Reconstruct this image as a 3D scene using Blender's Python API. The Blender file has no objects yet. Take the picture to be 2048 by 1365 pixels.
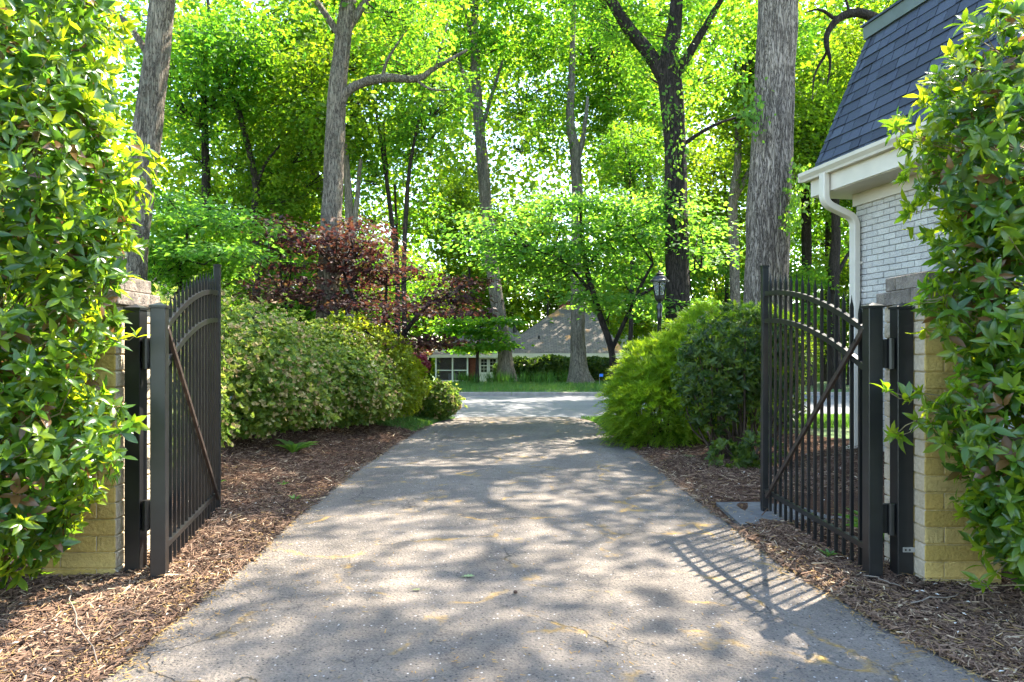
import bpy, bmesh, math, random
import numpy as np
from math import radians, sin, cos, pi, sqrt
from mathutils import Vector, Matrix

# ------------------------------------------------------------------ camera, sky, sun, exposure
scene = bpy.context.scene
COL = scene.collection
CAM_H = 1.45
cam_d = bpy.data.cameras.new('camera')
cam = bpy.data.objects.new('camera', cam_d)
COL.objects.link(cam)
cam.location = (0, 0, CAM_H)
cam.rotation_euler = (radians(90), 0, 0)
cam_d.sensor_width = 36.0
cam_d.lens = 1400 / 2048 * 36.0
cam_d.shift_y = 15.5 / 2048
cam_d.clip_start = 0.05
cam_d.clip_end = 2000
scene.camera = cam

SUN = Vector((1.06, 0.92, 1.95)).normalized()        # direction towards the sun
sun_el = math.asin(SUN.z)
sun_az = math.atan2(SUN.x, SUN.y)
world = bpy.data.worlds.new('World')
scene.world = world
world.use_nodes = True
wn = world.node_tree
bg = wn.nodes['Background']
sky = wn.nodes.new('ShaderNodeTexSky')
sky.sky_type = 'NISHITA'
sky.sun_disc = False
sky.sun_elevation = sun_el
sky.sun_rotation = sun_az
sky.air_density = 1.0
sky.dust_density = 1.0
sky.ozone_density = 0.6
wn.links.new(sky.outputs[0], bg.inputs[0])
bg.inputs[1].default_value = 0.15
sun_d = bpy.data.lights.new('sun', 'SUN')
sun_d.energy = 4.0
sun_d.angle = radians(0.53)
sun_d.color = (1.0, 0.91, 0.78)
sun = bpy.data.objects.new('sun', sun_d)
COL.objects.link(sun)
sun.rotation_euler = SUN.to_track_quat('Z', 'Y').to_euler()
sun.location = (10, 10, 30)

scene.view_settings.view_transform = 'Standard'
scene.view_settings.look = 'None'
scene.view_settings.gamma = 1.0
scene.view_settings.exposure = 2.9
scene.render.engine = 'CYCLES'
cy = scene.cycles
cy.max_bounces = 7
cy.diffuse_bounces = 4
cy.glossy_bounces = 2
cy.transmission_bounces = 4
cy.transparent_max_bounces = 4
cy.caustics_reflective = False
cy.caustics_refractive = False
cy.use_adaptive_sampling = True
cy.adaptive_threshold = 0.02
cy.use_denoising = True
try:
    cy.denoiser = 'OPENIMAGEDENOISE'
    cy.denoising_input_passes = 'RGB_ALBEDO_NORMAL'
    cy.denoising_prefilter = 'ACCURATE'
except Exception:
    pass

rng = np.random.default_rng(7)
random.seed(7)

# ------------------------------------------------------------------ small maths
def sstep(a, b, x):
    t = np.clip((np.asarray(x, float) - a) / (b - a), 0, 1)
    return t * t * (3 - 2 * t)

_nk = np.random.default_rng(3).normal(size=(10, 3))
_np = np.random.default_rng(4).uniform(0, 6.28, 10)
def wob(p, f=1.0):
    """smooth pseudo noise in about [-1,1] for points (n,3)"""
    p = np.asarray(p, float)
    v = np.zeros(p.shape[:-1])
    for k in range(10):
        v += np.sin((p @ _nk[k]) * f * (0.6 + 0.25 * k) + _np[k]) / (1 + 0.25 * k)
    return v / 3.2

# driveway edges, (y, x)
DL = np.array([(-4, -1.85), (3.1, -1.84), (4.2, -1.84), (4.9, -1.83), (5.8, -1.89), (7.0, -1.88), (8.4, -1.87), (10.2, -1.80), (12.5, -1.66), (13.9, -1.50), (14.45, -1.28), (14.8, -1.08)])
DR = np.array([(-4, 2.6), (2.0, 2.45), (3.06, 2.15), (3.38, 2.04), (3.6, 1.99), (3.9, 1.955), (4.2, 1.91), (4.65, 1.845), (5.6, 1.84), (7.4, 1.79), (10.0, 1.78), (12.4, 1.68), (13.8, 1.62), (14.4, 1.50), (14.8, 1.34)])
def xl(y): return np.interp(y, DL[:, 0], DL[:, 1])
def xr(y): return np.interp(y, DR[:, 0], DR[:, 1])
STREET0, STREET1 = 14.8, 21.8

def ground(x, y):
    x = np.asarray(x, float); y = np.asarray(y, float)
    dl = np.maximum(xl(y) - x, 0); dr = np.maximum(x - xr(y), 0)
    near = 1 - sstep(12.5, 15.0, y)
    z = np.full(np.broadcast(x, y).shape, -0.03)
    z = z + near * (sstep(0, 0.25, dl) * 0.045 + sstep(4.6, 8, y) * sstep(0.0, 2.6, dl) * 0.30)
    z = z + near * (sstep(0, 0.25, dr) * 0.045 + sstep(4.2, 8, y) * sstep(0.3, 3.0, dr) * 0.10)
    z = z + near * 0.018 * np.sin(x * 3.1 + y * 1.7) * sstep(0.1, 0.8, dl + dr)
    side = sstep(0.0, 0.5, dl + dr) * sstep(11.5, 13.5, y) * (1 - sstep(14.2, 14.75, y))
    z = z + side * 0.05
    z = z + sstep(21.9, 22.6, y) * 0.13
    z = z - sstep(28.5, 39, y) * 1.75
    return z
def gz(x, y): return float(ground(x, y))

# ------------------------------------------------------------------ object helpers
def tag(o, label=None, cat=None, group=None, kind=None):
    if label: o['label'] = label
    if cat: o['category'] = cat
    if group: o['group'] = group
    if kind: o['kind'] = kind
    return o
def empty(name, loc=(0, 0, 0), rz=0, label=None, cat=None, group=None):
    o = bpy.data.objects.new(name, None)
    o.empty_display_size = 0.1
    COL.objects.link(o)
    o.location = loc
    o.rotation_euler = (0, 0, rz)
    return tag(o, label, cat, group)
def link(name, me, mat=None, parent=None, loc=None, rot=None, scale=None):
    o = bpy.data.objects.new(name, me)
    COL.objects.link(o)
    if mat is not None and len(me.materials) == 0:
        me.materials.append(mat)
    if parent is not None: o.parent = parent
    if loc is not None: o.location = loc
    if rot is not None: o.rotation_euler = rot
    if scale is not None: o.scale = scale if hasattr(scale, '__len__') else (scale,) * 3
    return o
def npmesh(name, verts, faces, rnd=None, smooth=False):
    """verts (n,3), faces (m,k) with k equal for all"""
    verts = np.asarray(verts, np.float32); faces = np.asarray(faces, np.int32)
    m, k = faces.shape
    me = bpy.data.meshes.new(name)
    me.vertices.add(len(verts)); me.vertices.foreach_set('co', verts.ravel())
    me.loops.add(m * k); me.loops.foreach_set('vertex_index', faces.ravel())
    me.polygons.add(m)
    me.polygons.foreach_set('loop_start', np.arange(0, m * k, k, dtype=np.int32))
    if rnd is not None:
        a = me.attributes.new('rnd', 'FLOAT', 'FACE')
        a.data.foreach_set('value', np.asarray(rnd, np.float32))
    me.update(calc_edges=True)
    me.polygons.foreach_set('use_smooth', np.full(m, smooth))
    return me
class MB:
    """collects simple shapes into one mesh"""
    def __init__(s): s.v = []; s.f = []; s.m = []
    def add(s, vs, fs, mi=0):
        b = len(s.v); s.v += [tuple(v) for v in vs]
        s.f += [tuple(b + i for i in f) for f in fs]; s.m += [mi] * len(fs)
        return s
    def box(s, x0, x1, y0, y1, z0, z1, mi=0):
        return s.add([(x0, y0, z0), (x1, y0, z0), (x1, y1, z0), (x0, y1, z0), (x0, y0, z1), (x1, y0, z1), (x1, y1, z1), (x0, y1, z1)],
              [(0, 3, 2, 1), (4, 5, 6, 7), (0, 1, 5, 4), (1, 2, 6, 5), (2, 3, 7, 6), (3, 0, 4, 7)], mi)
    def bar(s, a, b, w, h, up=(0, 0, 1), mi=0):
        a = Vector(a); b = Vector(b); d = (b - a).normalized()
        r = d.cross(Vector(up)).normalized(); u = r.cross(d)
        vs = []
        for p in (a, b):
            for i, j in ((-1, -1), (1, -1), (1, 1), (-1, 1)):
                vs.append(p + r * (i * w / 2) + u * (j * h / 2))
        return s.add(vs, [(3, 2, 1, 0), (4, 5, 6, 7), (0, 1, 5, 4), (1, 2, 6, 5), (2, 3, 7, 6), (3, 0, 4, 7)], mi)
    def tube(s, pts, rad, n=8, mi=0, caps=True):
        pts = [Vector(p) for p in pts]; base = len(s.v)
        if not hasattr(rad, '__len__'): rad = [rad] * len(pts)
        ref = Vector((0.13, 0.97, 0.2))
        for i, p in enumerate(pts):
            d = (pts[min(i + 1, len(pts) - 1)] - pts[max(i - 1, 0)]).normalized()
            r = d.cross(ref)
            if r.length < 1e-3: r = d.cross(Vector((1, 0, 0)))
            r.normalize(); u = r.cross(d)
            for k in range(n):
                a = 2 * pi * k / n
                s.v.append(tuple(p + (r * cos(a) + u * sin(a)) * rad[i]))
        for i in range(len(pts) - 1):
            for k in range(n):
                k2 = (k + 1) % n
                s.f.append((base + i * n + k, base + i * n + k2, base + (i + 1) * n + k2, base + (i + 1) * n + k)); s.m.append(mi)
        if caps:
            s.f.append(tuple(base + k for k in range(n))[::-1]); s.m.append(mi)
            s.f.append(tuple(base + (len(pts) - 1) * n + k for k in range(n))); s.m.append(mi)
        return s
    def lathe(s, prof, n=16, c=(0, 0), mi=0):
        base = len(s.v)
        for r, z in prof:
            for k in range(n):
                a = 2 * pi * k / n
                s.v.append((c[0] + r * cos(a), c[1] + r * sin(a), z))
        for i in range(len(prof) - 1):
            for k in range(n):
                k2 = (k + 1) % n
                s.f.append((base + i * n + k, base + i * n + k2, base + (i + 1) * n + k2, base + (i + 1) * n + k)); s.m.append(mi)
        return s
    def mesh(s, name, mats=(), smooth=False, bevel=0):
        me = bpy.data.meshes.new(name)
        me.from_pydata(s.v, [], s.f)
        for m in mats: me.materials.append(m)
        me.polygons.foreach_set('material_index', s.m)
        if bevel:
            bm = bmesh.new(); bm.from_mesh(me)
            bmesh.ops.bevel(bm, geom=bm.edges[:], offset=bevel, segments=1, affect='EDGES', clamp_overlap=True)
            bm.to_mesh(me); bm.free()
        me.polygons.foreach_set('use_smooth', np.full(len(me.polygons), smooth))
        me.update()
        return me
    def build(s, name, mat, parent=None, smooth=False, bevel=0, **k):
        mats = mat if isinstance(mat, (list, tuple)) else [mat]
        return link(name, s.mesh(name, mats, smooth, bevel), None, parent, **k)

# ------------------------------------------------------------------ materials
def newmat(name):
    m = bpy.data.materials.new(name); m.use_nodes = True
    nt = m.node_tree
    return m, nt, nt.nodes, nt.nodes['Principled BSDF']
def N(nt, t, **kw):
    n = nt.nodes.new('ShaderNode' + t)
    for k, v in kw.items():
        if k in n.inputs.keys(): n.inputs[k].default_value = v
        else: setattr(n, k, v)
    return n
def coords(nt, scale=(1, 1, 1), kind='Object'):
    tc = nt.nodes.new('ShaderNodeTexCoord'); mp = nt.nodes.new('ShaderNodeMapping')
    mp.inputs['Scale'].default_value = scale
    nt.links.new(tc.outputs[kind], mp.inputs[0])
    return mp.outputs[0]
def ramp(nt, fac, stops):
    r = nt.nodes.new('ShaderNodeValToRGB')
    e = r.color_ramp.elements
    while len(e) > 1: e.remove(e[-1])
    e[0].position = stops[0][0]; e[0].color = (*stops[0][1], 1) if len(stops[0][1]) == 3 else stops[0][1]
    for p, c in stops[1:]:
        x = e.new(p); x.color = (*c, 1)
    nt.links.new(fac, r.inputs[0])
    return r.outputs[0]
def mixc(nt, fac, a, b, mode='MIX'):
    n = nt.nodes.new('ShaderNodeMix'); n.data_type = 'RGBA'; n.blend_type = mode
    for i, v in ((0, fac), (6, a), (7, b)):
        if hasattr(v, 'links'): nt.links.new(v, n.inputs[i])
        elif isinstance(v, (int, float)): n.inputs[i].default_value = v
        else: n.inputs[i].default_value = (*v, 1)
    return n.outputs[2]
def noise(nt, vec, scale, detail=4, rough=.55, dist=0):
    n = N(nt, 'TexNoise'); n.inputs['Scale'].default_value = scale; n.inputs['Detail'].default_value = detail
    n.inputs['Roughness'].default_value = rough; n.inputs['Distortion'].default_value = dist
    nt.links.new(vec, n.inputs['Vector'])
    return n.outputs[0]
def voro(nt, vec, scale, feature='F1', rand=1.0):
    n = N(nt, 'TexVoronoi'); n.feature = feature; n.inputs['Scale'].default_value = scale
    n.inputs['Randomness'].default_value = rand
    nt.links.new(vec, n.inputs['Vector'])
    return n
def bump(nt, bsdf, h, strength=.5, dist=.01):
    b = nt.nodes.new('ShaderNodeBump'); b.inputs['Strength'].default_value = strength; b.inputs['Distance'].default_value = dist
    nt.links.new(h, b.inputs['Height']); nt.links.new(b.outputs[0], bsdf.inputs['Normal'])
    return b

def leaf_mat(name, cols, tcols, trans=.45, rough=.4, spec=.4, pos=None):
    m, nt, nd, p = newmat(name)
    at = nd.new('ShaderNodeAttribute'); at.attribute_name = 'rnd'
    k = len(cols)
    c = ramp(nt, at.outputs['Fac'], [(pos[i] if pos else i / (k - 1), cols[i]) for i in range(k)])
    t = ramp(nt, at.outputs['Fac'], [(pos[i] if pos else i / (k - 1), tcols[i]) for i in range(k)])
    nt.links.new(c, p.inputs['Base Color'])
    p.inputs['Roughness'].default_value = rough
    p.inputs['Specular IOR Level'].default_value = spec
    tr = nd.new('ShaderNodeBsdfTranslucent'); nt.links.new(t, tr.inputs[0])
    mx = nd.new('ShaderNodeMixShader'); mx.inputs[0].default_value = trans
    nt.links.new(p.outputs[0], mx.inputs[1]); nt.links.new(tr.outputs[0], mx.inputs[2])
    nt.links.new(mx.outputs[0], nd['Material Output'].inputs[0])
    return m
def bark_mat(name, dark, light, zs=.16, scale=14.0, strength=1.0, lichen=None):
    m, nt, nd, p = newmat(name)
    v = coords(nt, (1, 1, zs))
    def ridge(sc_, zs_, d_):
        n_ = noise(nt, coords(nt, (1, 1, zs_)), sc_, 5, .6, d_)
        return ramp(nt, n_, [(.30, (1, 1, 1)), (.46, (.75, .75, .75)), (.50, (.06, .06, .06)), (.54, (.75, .75, .75)), (.70, (1, 1, 1))])
    n1 = noise(nt, v, scale * 4, 8, .75, .5)
    rd = mixc(nt, 1.0, ridge(scale * .9, zs * .7, 1.2), ridge(scale * 1.7, zs * .9, .8), 'MULTIPLY')
    mixv = mixc(nt, 1.0, ramp(nt, n1, [(.25, (.35, .35, .35)), (.68, (1, 1, 1))]), rd, 'MULTIPLY')
    col = ramp(nt, mixv, [(.05, dark), (.75, light)])
    big = noise(nt, coords(nt, (1, 1, .5)), 1.6, 3)
    col = mixc(nt, .5, col, ramp(nt, big, [(.3, (.55, .5, .45)), (.7, (1.15, 1.1, 1.05))]), 'MULTIPLY')
    if lichen:
        ln = noise(nt, coords(nt), 11.0, 6, .7)
        f = ramp(nt, ln, [(.50, (0, 0, 0)), (.72, (.55, .55, .55))])
        col = mixc(nt, f, col, lichen)
    nt.links.new(col, p.inputs['Base Color'])
    p.inputs['Roughness'].default_value = .9; p.inputs['Specular IOR Level'].default_value = .15
    bump(nt, p, mixv, strength, .03)
    return m
def plain(name, col, rough=.5, spec=.5, metal=0, var=.0, scale=6.0, bmp=0, bscale=60):
    m, nt, nd, p = newmat(name)
    if var:
        n = noise(nt, coords(nt), scale, 5)
        c = ramp(nt, n, [(.3, tuple(x * (1 - var) for x in col)), (.7, tuple(min(x * (1 + var), 1) for x in col))])
        nt.links.new(c, p.inputs['Base Color'])
    else: p.inputs['Base Color'].default_value = (*col, 1)
    p.inputs['Roughness'].default_value = rough; p.inputs['Specular IOR Level'].default_value = spec
    p.inputs['Metallic'].default_value = metal
    if bmp: bump(nt, p, noise(nt, coords(nt), bscale, 4), bmp, .004)
    return m
M = {}
M['gate'] = plain('black_gate_paint', (.010, .0102, .0105), .34, .5, var=.3, scale=9)
M['rust'] = plain('worn_brown_brace', (.034, .023, .018), .5, .4, var=.5, scale=22, bmp=.4)
M['steel'] = plain('galvanised', (.45, .45, .43), .4, .5, .7, var=.2)
M['trim'] = plain('cream_trim', (.54, .475, .38), .5, .4, var=.10, scale=2.2)
M['flash'] = plain('flashing', (.09, .11, .10), .5, .4, var=.15, scale=4)
M['glass'] = plain('dark_glass', (.02, .022, .025), .06, .6)
M['white'] = plain('white_paint', (.72, .71, .68), .5, .4, var=.05)
M['asph_sh'] = None
def brick_mat(name, cols, stain, mort=False, stain_amt=.5, sscale=5.0):
    m, nt, nd, p = newmat(name)
    oi = nd.new('ShaderNodeObjectInfo')
    c = ramp(nt, oi.outputs['Random'], [(i / max(1, len(cols) - 1), cols[i]) for i in range(len(cols))])
    v = coords(nt, kind='Object')
    geo = nd.new('ShaderNodeNewGeometry')
    n1 = noise(nt, geo.outputs['Position'], sscale, 6, .6)
    n2 = noise(nt, geo.outputs['Position'], 45, 5, .65)
    c = mixc(nt, ramp(nt, n1, [(.42, (0, 0, 0)), (.75, (stain_amt,) * 3)]), c, stain)
    c = mixc(nt, .35, c, ramp(nt, n2, [(.25, (.35, .33, .3)), (.65, (1.1, 1.1, 1.1))]), 'MULTIPLY')
    nt.links.new(c, p.inputs['Base Color'])
    p.inputs['Roughness'].default_value = .85; p.inputs['Specular IOR Level'].default_value = .2
    bump(nt, p, n2, 1.0, .016)
    return m
M['brick_white'] = brick_mat('white_painted_brick', [(.47, .435, .375), (.55, .51, .445), (.51, .47, .41), (.59, .55, .48)], (.36, .345, .33), stain_amt=.45)
M['mortar_white'] = plain('grey_mortar', (.20, .195, .185), .9, .2, var=.2, scale=20, bmp=.5)
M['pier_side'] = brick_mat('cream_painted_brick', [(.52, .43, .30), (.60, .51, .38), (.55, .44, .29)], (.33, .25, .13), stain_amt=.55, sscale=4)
M['pier_front'] = brick_mat('ochre_front_brick', [(.44, .30, .08), (.52, .38, .13), (.40, .28, .07), (.48, .36, .14)], (.20, .15, .05), stain_amt=.5, sscale=6)  # ochre on the front faces only, the other pier faces are cream
M['pier_cap'] = brick_mat('weathered_cap_brick', [(.20, .165, .13), (.27, .225, .18), (.16, .13, .105)], (.035, .03, .027), stain_amt=.9, sscale=9)
M['pier_mortar'] = plain('cream_mortar', (.42, .34, .2), .9, .2, var=.25, scale=14, bmp=.5)

def shingle_mat():
    m, nt, nd, p = newmat('slate_blue_shingle')
    oi = nd.new('ShaderNodeObjectInfo')
    c = ramp(nt, oi.outputs['Random'], [(0, (.020, .026, .040)), (.5, (.030, .039, .060)), (1, (.044, .055, .080))])
    geo = nd.new('ShaderNodeNewGeometry')
    n = noise(nt, geo.outputs['Position'], 180, 3, .7)
    c = mixc(nt, .5, c, ramp(nt, n, [(.3, (.5, .5, .5)), (.7, (1.5, 1.5, 1.5))]), 'MULTIPLY')
    nt.links.new(c, p.inputs['Base Color']); p.inputs['Roughness'].default_value = .8
    bump(nt, p, n, .5, .004)
    return m
M['shingle'] = shingle_mat()

def drive_mat():
    m, nt, nd, p = newmat('weathered_aggregate_drive')
    v = coords(nt)
    fine = noise(nt, v, 85, 5, .8)
    mid = noise(nt, v, 16, 6, .7)
    big = noise(nt, v, .9, 4, .6)
    base = ramp(nt, big, [(.3, (.104, .091, .077)), (.7, (.184, .161, .136))])
    base = mixc(nt, .6, base, ramp(nt, mid, [(.25, (.6, .59, .58)), (.7, (1.2, 1.18, 1.15))]), 'MULTIPLY')
    base = mixc(nt, .8, base, ramp(nt, fine, [(.30, (.22, .22, .23)), (.46, (.95, .95, .95)), (.62, (1.35, 1.32, 1.28)), (.75, (1.9, 1.85, 1.8))]), 'MULTIPLY')
    st = voro(nt, v, 52)                                  # pale and dark stones
    sep = nd.new('ShaderNodeSeparateColor'); nt.links.new(st.outputs['Color'], sep.inputs[0])
    near = ramp(nt, st.outputs['Distance'], [(.22, (1, 1, 1)), (.34, (0, 0, 0))])
    pal = mixc(nt, 1.0, near, ramp(nt, sep.outputs[0], [(.93, (0, 0, 0)), (.95, (.8, .8, .8))]), 'MULTIPLY')
    drk = mixc(nt, 1.0, near, ramp(nt, sep.outputs[1], [(.72, (0, 0, 0)), (.74, (1, 1, 1))]), 'MULTIPLY')
    base = mixc(nt, pal, base, (.55, .53, .50))
    base = mixc(nt, drk, base, (.035, .033, .032))
    tr_ = noise(nt, coords(nt, (1.6, .16, 1)), 1.1, 4, .6)      # worn wheel tracks and old stains
    base = mixc(nt, .7, base, ramp(nt, tr_, [(.34, (.72, .72, .74)), (.6, (1.12, 1.1, 1.07))]), 'MULTIPLY')
    # cracks
    wv = nd.new('ShaderNodeVectorMath'); wv.operation = 'ADD'
    nn = N(nt, 'TexNoise'); nn.inputs['Scale'].default_value = 2.6; nn.inputs['Detail'].default_value = 5
    nt.links.new(v, nn.inputs['Vector'])
    sc = nd.new('ShaderNodeVectorMath'); sc.operation = 'SCALE'; sc.inputs['Scale'].default_value = .55
    nt.links.new(nn.outputs['Color'], sc.inputs[0]); nt.links.new(v, wv.inputs[0]); nt.links.new(sc.outputs[0], wv.inputs[1])
    ck = voro(nt, wv.outputs[0], 1.1, 'DISTANCE_TO_EDGE').outputs[0]
    ck2 = voro(nt, wv.outputs[0], 3.6, 'DISTANCE_TO_EDGE').outputs[0]
    gate = ramp(nt, noise(nt, v, .8, 3), [(.47, (0, 0, 0)), (.6, (1, 1, 1))])
    gate2 = ramp(nt, noise(nt, v, .62, 3, .5, .3), [(.48, (0, 0, 0)), (.58, (1, 1, 1))])
    l1 = mixc(nt, 1.0, ramp(nt, ck, [(.004, (1, 1, 1)), (.012, (0, 0, 0))]), gate, 'MULTIPLY')
    l2 = mixc(nt, 1.0, ramp(nt, ck2, [(.004, (.8, .8, .8)), (.018, (0, 0, 0))]), gate2, 'MULTIPLY')
    poll = mixc(nt, 1.0, ramp(nt, ck, [(.006, (1, 1, 1)), (.035, (0, 0, 0))]), ramp(nt, noise(nt, v, 2.3, 6, .75), [(.5, (0, 0, 0)), (.62, (.75, .75, .75))]), 'MULTIPLY')
    poll2 = ramp(nt, noise(nt, v, 9, 8, .8, 1.5), [(.66, (0, 0, 0)), (.74, (.6, .6, .6))])
    base = mixc(nt, l1, base, (.04, .036, .03))
    base = mixc(nt, l2, base, (.05, .045, .04))
    base = mixc(nt, poll, base, (.36, .22, .05))
    base = mixc(nt, poll2, base, (.33, .22, .09))
    nt.links.new(base, p.inputs['Base Color'])
    p.inputs['Roughness'].default_value = .85; p.inputs['Specular IOR Level'].default_value = .3
    h = mixc(nt, .5, fine, st.outputs['Distance'])
    h = mixc(nt, l1, h, (0, 0, 0))
    bump(nt, p, h, 1.0, .02)
    return m
M['drive'] = drive_mat()
def street_mat():
    m, nt, nd, p = newmat('street_asphalt')
    v = coords(nt)
    f = noise(nt, v, 60, 4, .7); b = noise(nt, coords(nt, (.3, 1, 1)), .7, 4)
    c = ramp(nt, b, [(.3, (.105, .108, .115)), (.7, (.15, .15, .155))])
    c = mixc(nt, .6, c, ramp(nt, f, [(.3, (.6, .6, .6)), (.7, (1.3, 1.3, 1.3))]), 'MULTIPLY')
    nt.links.new(c, p.inputs['Base Color']); p.inputs['Roughness'].default_value = .85
    bump(nt, p, f, .4, .01)
    return m
M['street'] = street_mat()
def mulch_mat():
    m, nt, nd, p = newmat('brown_mulch_soil')
    v = coords(nt)
    n1 = noise(nt, v, 55, 6, .7, 1.0); n2 = noise(nt, v, 1.3, 4)
    c = ramp(nt, n1, [(.25, (.022, .013, .009)), (.5, (.075, .042, .027)), (.75, (.15, .095, .06))])
    c = mixc(nt, .6, c, ramp(nt, n2, [(.3, (.7, .65, .65)), (.7, (1.35, 1.2, 1.05))]), 'MULTIPLY')
    nt.links.new(c, p.inputs['Base Color']); p.inputs['Roughness'].default_value = .95
    p.inputs['Specular IOR Level'].default_value = .1
    bump(nt, p, n1, 1.0, .03)
    return m
M['mulch'] = mulch_mat()
def ground_mat():
    m, nt, nd, p = newmat('lawn_and_litter')
    v = coords(nt)
    n1 = noise(nt, v, 14, 6, .7); n2 = noise(nt, v, .55, 5, .6)
    g = ramp(nt, n1, [(.3, (.03, .065, .012)), (.7, (.085, .15, .03))])
    d = ramp(nt, n1, [(.3, (.07, .045, .025)), (.7, (.17, .12, .07))])
    c = mixc(nt, ramp(nt, n2, [(.52, (0, 0, 0)), (.68, (.75, .75, .75))]), g, d)
    nt.links.new(c, p.inputs['Base Color']); p.inputs['Roughness'].default_value = .95
    bump(nt, p, n1, .8, .03)
    return m
M['ground'] = ground_mat()
def chip_mat():
    m, nt, nd, p = newmat('bark_chip')
    at = nd.new('ShaderNodeAttribute'); at.attribute_name = 'rnd'
    c = ramp(nt, at.outputs['Fac'], [(0, (.036, .022, .015)), (.3, (.10, .060, .039)), (.6, (.18, .112, .072)), (.82, (.27, .185, .118)), (1, (.46, .36, .23))])
    nt.links.new(c, p.inputs['Base Color']); p.inputs['Roughness'].default_value = .9; p.inputs['Specular IOR Level'].default_value = .15
    return m
M['chip'] = chip_mat()
M['concrete'] = plain('path_concrete', (.10, .098, .094), .9, .2, var=.25, scale=12, bmp=.5, bscale=120)
M['kerb'] = plain('kerb_concrete', (.26, .23, .21), .9, .2, var=.25, scale=5, bmp=.4)

M['bark_grey'] = bark_mat('grey_furrowed_bark', (.065, .052, .042), (.50, .42, .34), lichen=None, scale=15)
M['bark_mid'] = bark_mat('mottled_bark', (.055, .045, .035), (.36, .30, .23), lichen=(.27, .26, .2), scale=16)
M['bark_dark'] = bark_mat('dark_bark', (.018, .015, .013), (.085, .068, .055), scale=15)
M['bark_pale'] = bark_mat('pale_bark', (.09, .078, .062), (.33, .285, .23), scale=11)
M['twig'] = plain('brown_twig', (.075, .052, .035), .85, .2, var=.3, scale=20)
M['twig_hedge'] = plain('hedge_twig', (.16, .13, .06), .8, .2, var=.3, scale=20)

# ------------------------------------------------------------------ leaves
T_KITE = (np.array([(0, 0, 0), (.42, .40, .10), (1, 0, -.06), (.42, -.40, .10)]), np.array([(0, 2, 1), (0, 3, 2)]))
T_LOBE = (np.array([(0, 0, 0), (.22, .46, .06), (.42, .20, .03), (.70, .42, .05), (1, 0, -.08), (.70, -.42, .05), (.42, -.20, .03), (.22, -.46, .06)]),
          np.array([(0, 2, 1), (2, 4, 3), (0, 4, 2), (0, 6, 4), (6, 5, 4), (0, 7, 6)]))
T_BLADE = (np.array([(0, .5, 0), (0, -.5, 0), (.55, .4, .0), (.55, -.4, .0), (1, 0, -.02)]), np.array([(0, 1, 3), (0, 3, 2), (2, 3, 4)]))
def hedge_leaf(droop=.22, fold=.20, w=.44, twist=0.0, serr=0.0):
    st = [(0, .06), (.20, .58), (.45, 1.0), (.74, .70), (1.0, 0)]
    V = []; F = []
    for s, ww in st:
        z = -droop * s * s
        hw = w * .5 * ww
        y = twist * s * s
        if ww == 0: V.append((s, y, z)); continue
        V += [(s, y + hw, z + fold * hw), (s, y, z), (s, y - hw, z + fold * hw)]
    k = len(st)
    for i in range(k - 2):
        a = 3 * i; b = a + 3
        F += [(a, a + 1, b + 1), (a, b + 1, b), (a + 1, a + 2, b + 2), (a + 1, b + 2, b + 1)]
    a = 3 * (k - 2); t = len(V) - 1
    F += [(a, a + 1, t), (a + 1, a + 2, t)]
    return np.array(V), np.array(F)
T_HEDGE = [hedge_leaf(.26, .3, .40), hedge_leaf(.48, .35, .36, .08), hedge_leaf(.14, .25, .42, -.07), hedge_leaf(.36, .5, .36, .04)]
T_OVAL = (np.array([(0, 0, 0), (.3, .2, .05), (.35, 0, -.01), (.3, -.2, .05), (.68, .17, .03), (.72, 0, -.05), (.68, -.17, .03), (1, 0, -.14)]),
          np.array([(0, 2, 1), (0, 3, 2), (1, 2, 5), (1, 5, 4), (2, 3, 6), (2, 6, 5), (4, 5, 7), (5, 6, 7)]))

def norm(a): return a / np.maximum(np.linalg.norm(a, axis=-1, keepdims=True), 1e-9)
def frames(axis, nrm):
    """leaf frames: x along the leaf, z the leaf normal"""
    x = norm(axis); z = nrm - (nrm * x).sum(-1, keepdims=True) * x; z = norm(z); y = np.cross(z, x)
    return x, y, z
def place(tmpl, pos, axis, nrm, size, rnd, width=None):
    V, F = tmpl
    x, y, z = frames(axis, nrm)
    size = np.broadcast_to(size, (len(pos),))
    width = size if width is None else np.broadcast_to(width, (len(pos),))
    P = pos[:, None, :] + V[None, :, 0, None] * (x * size[:, None])[:, None, :] + V[None, :, 1, None] * (y * width[:, None])[:, None, :] + V[None, :, 2, None] * (z * size[:, None])[:, None, :]
    n, k = len(pos), len(V)
    faces = F[None] + (np.arange(n) * k)[:, None, None]
    return P.reshape(-1, 3), faces.reshape(-1, 3), np.repeat(rnd, len(F))
def join(parts):
    vs, fs, rs, b = [], [], [], 0
    for v, f, r in parts:
        vs.append(v); fs.append(f + b); rs.append(r); b += len(v)
    return np.concatenate(vs), np.concatenate(fs), np.concatenate(rs)
def rdir(r, n): return norm(r.normal(size=(n, 3)))

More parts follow.
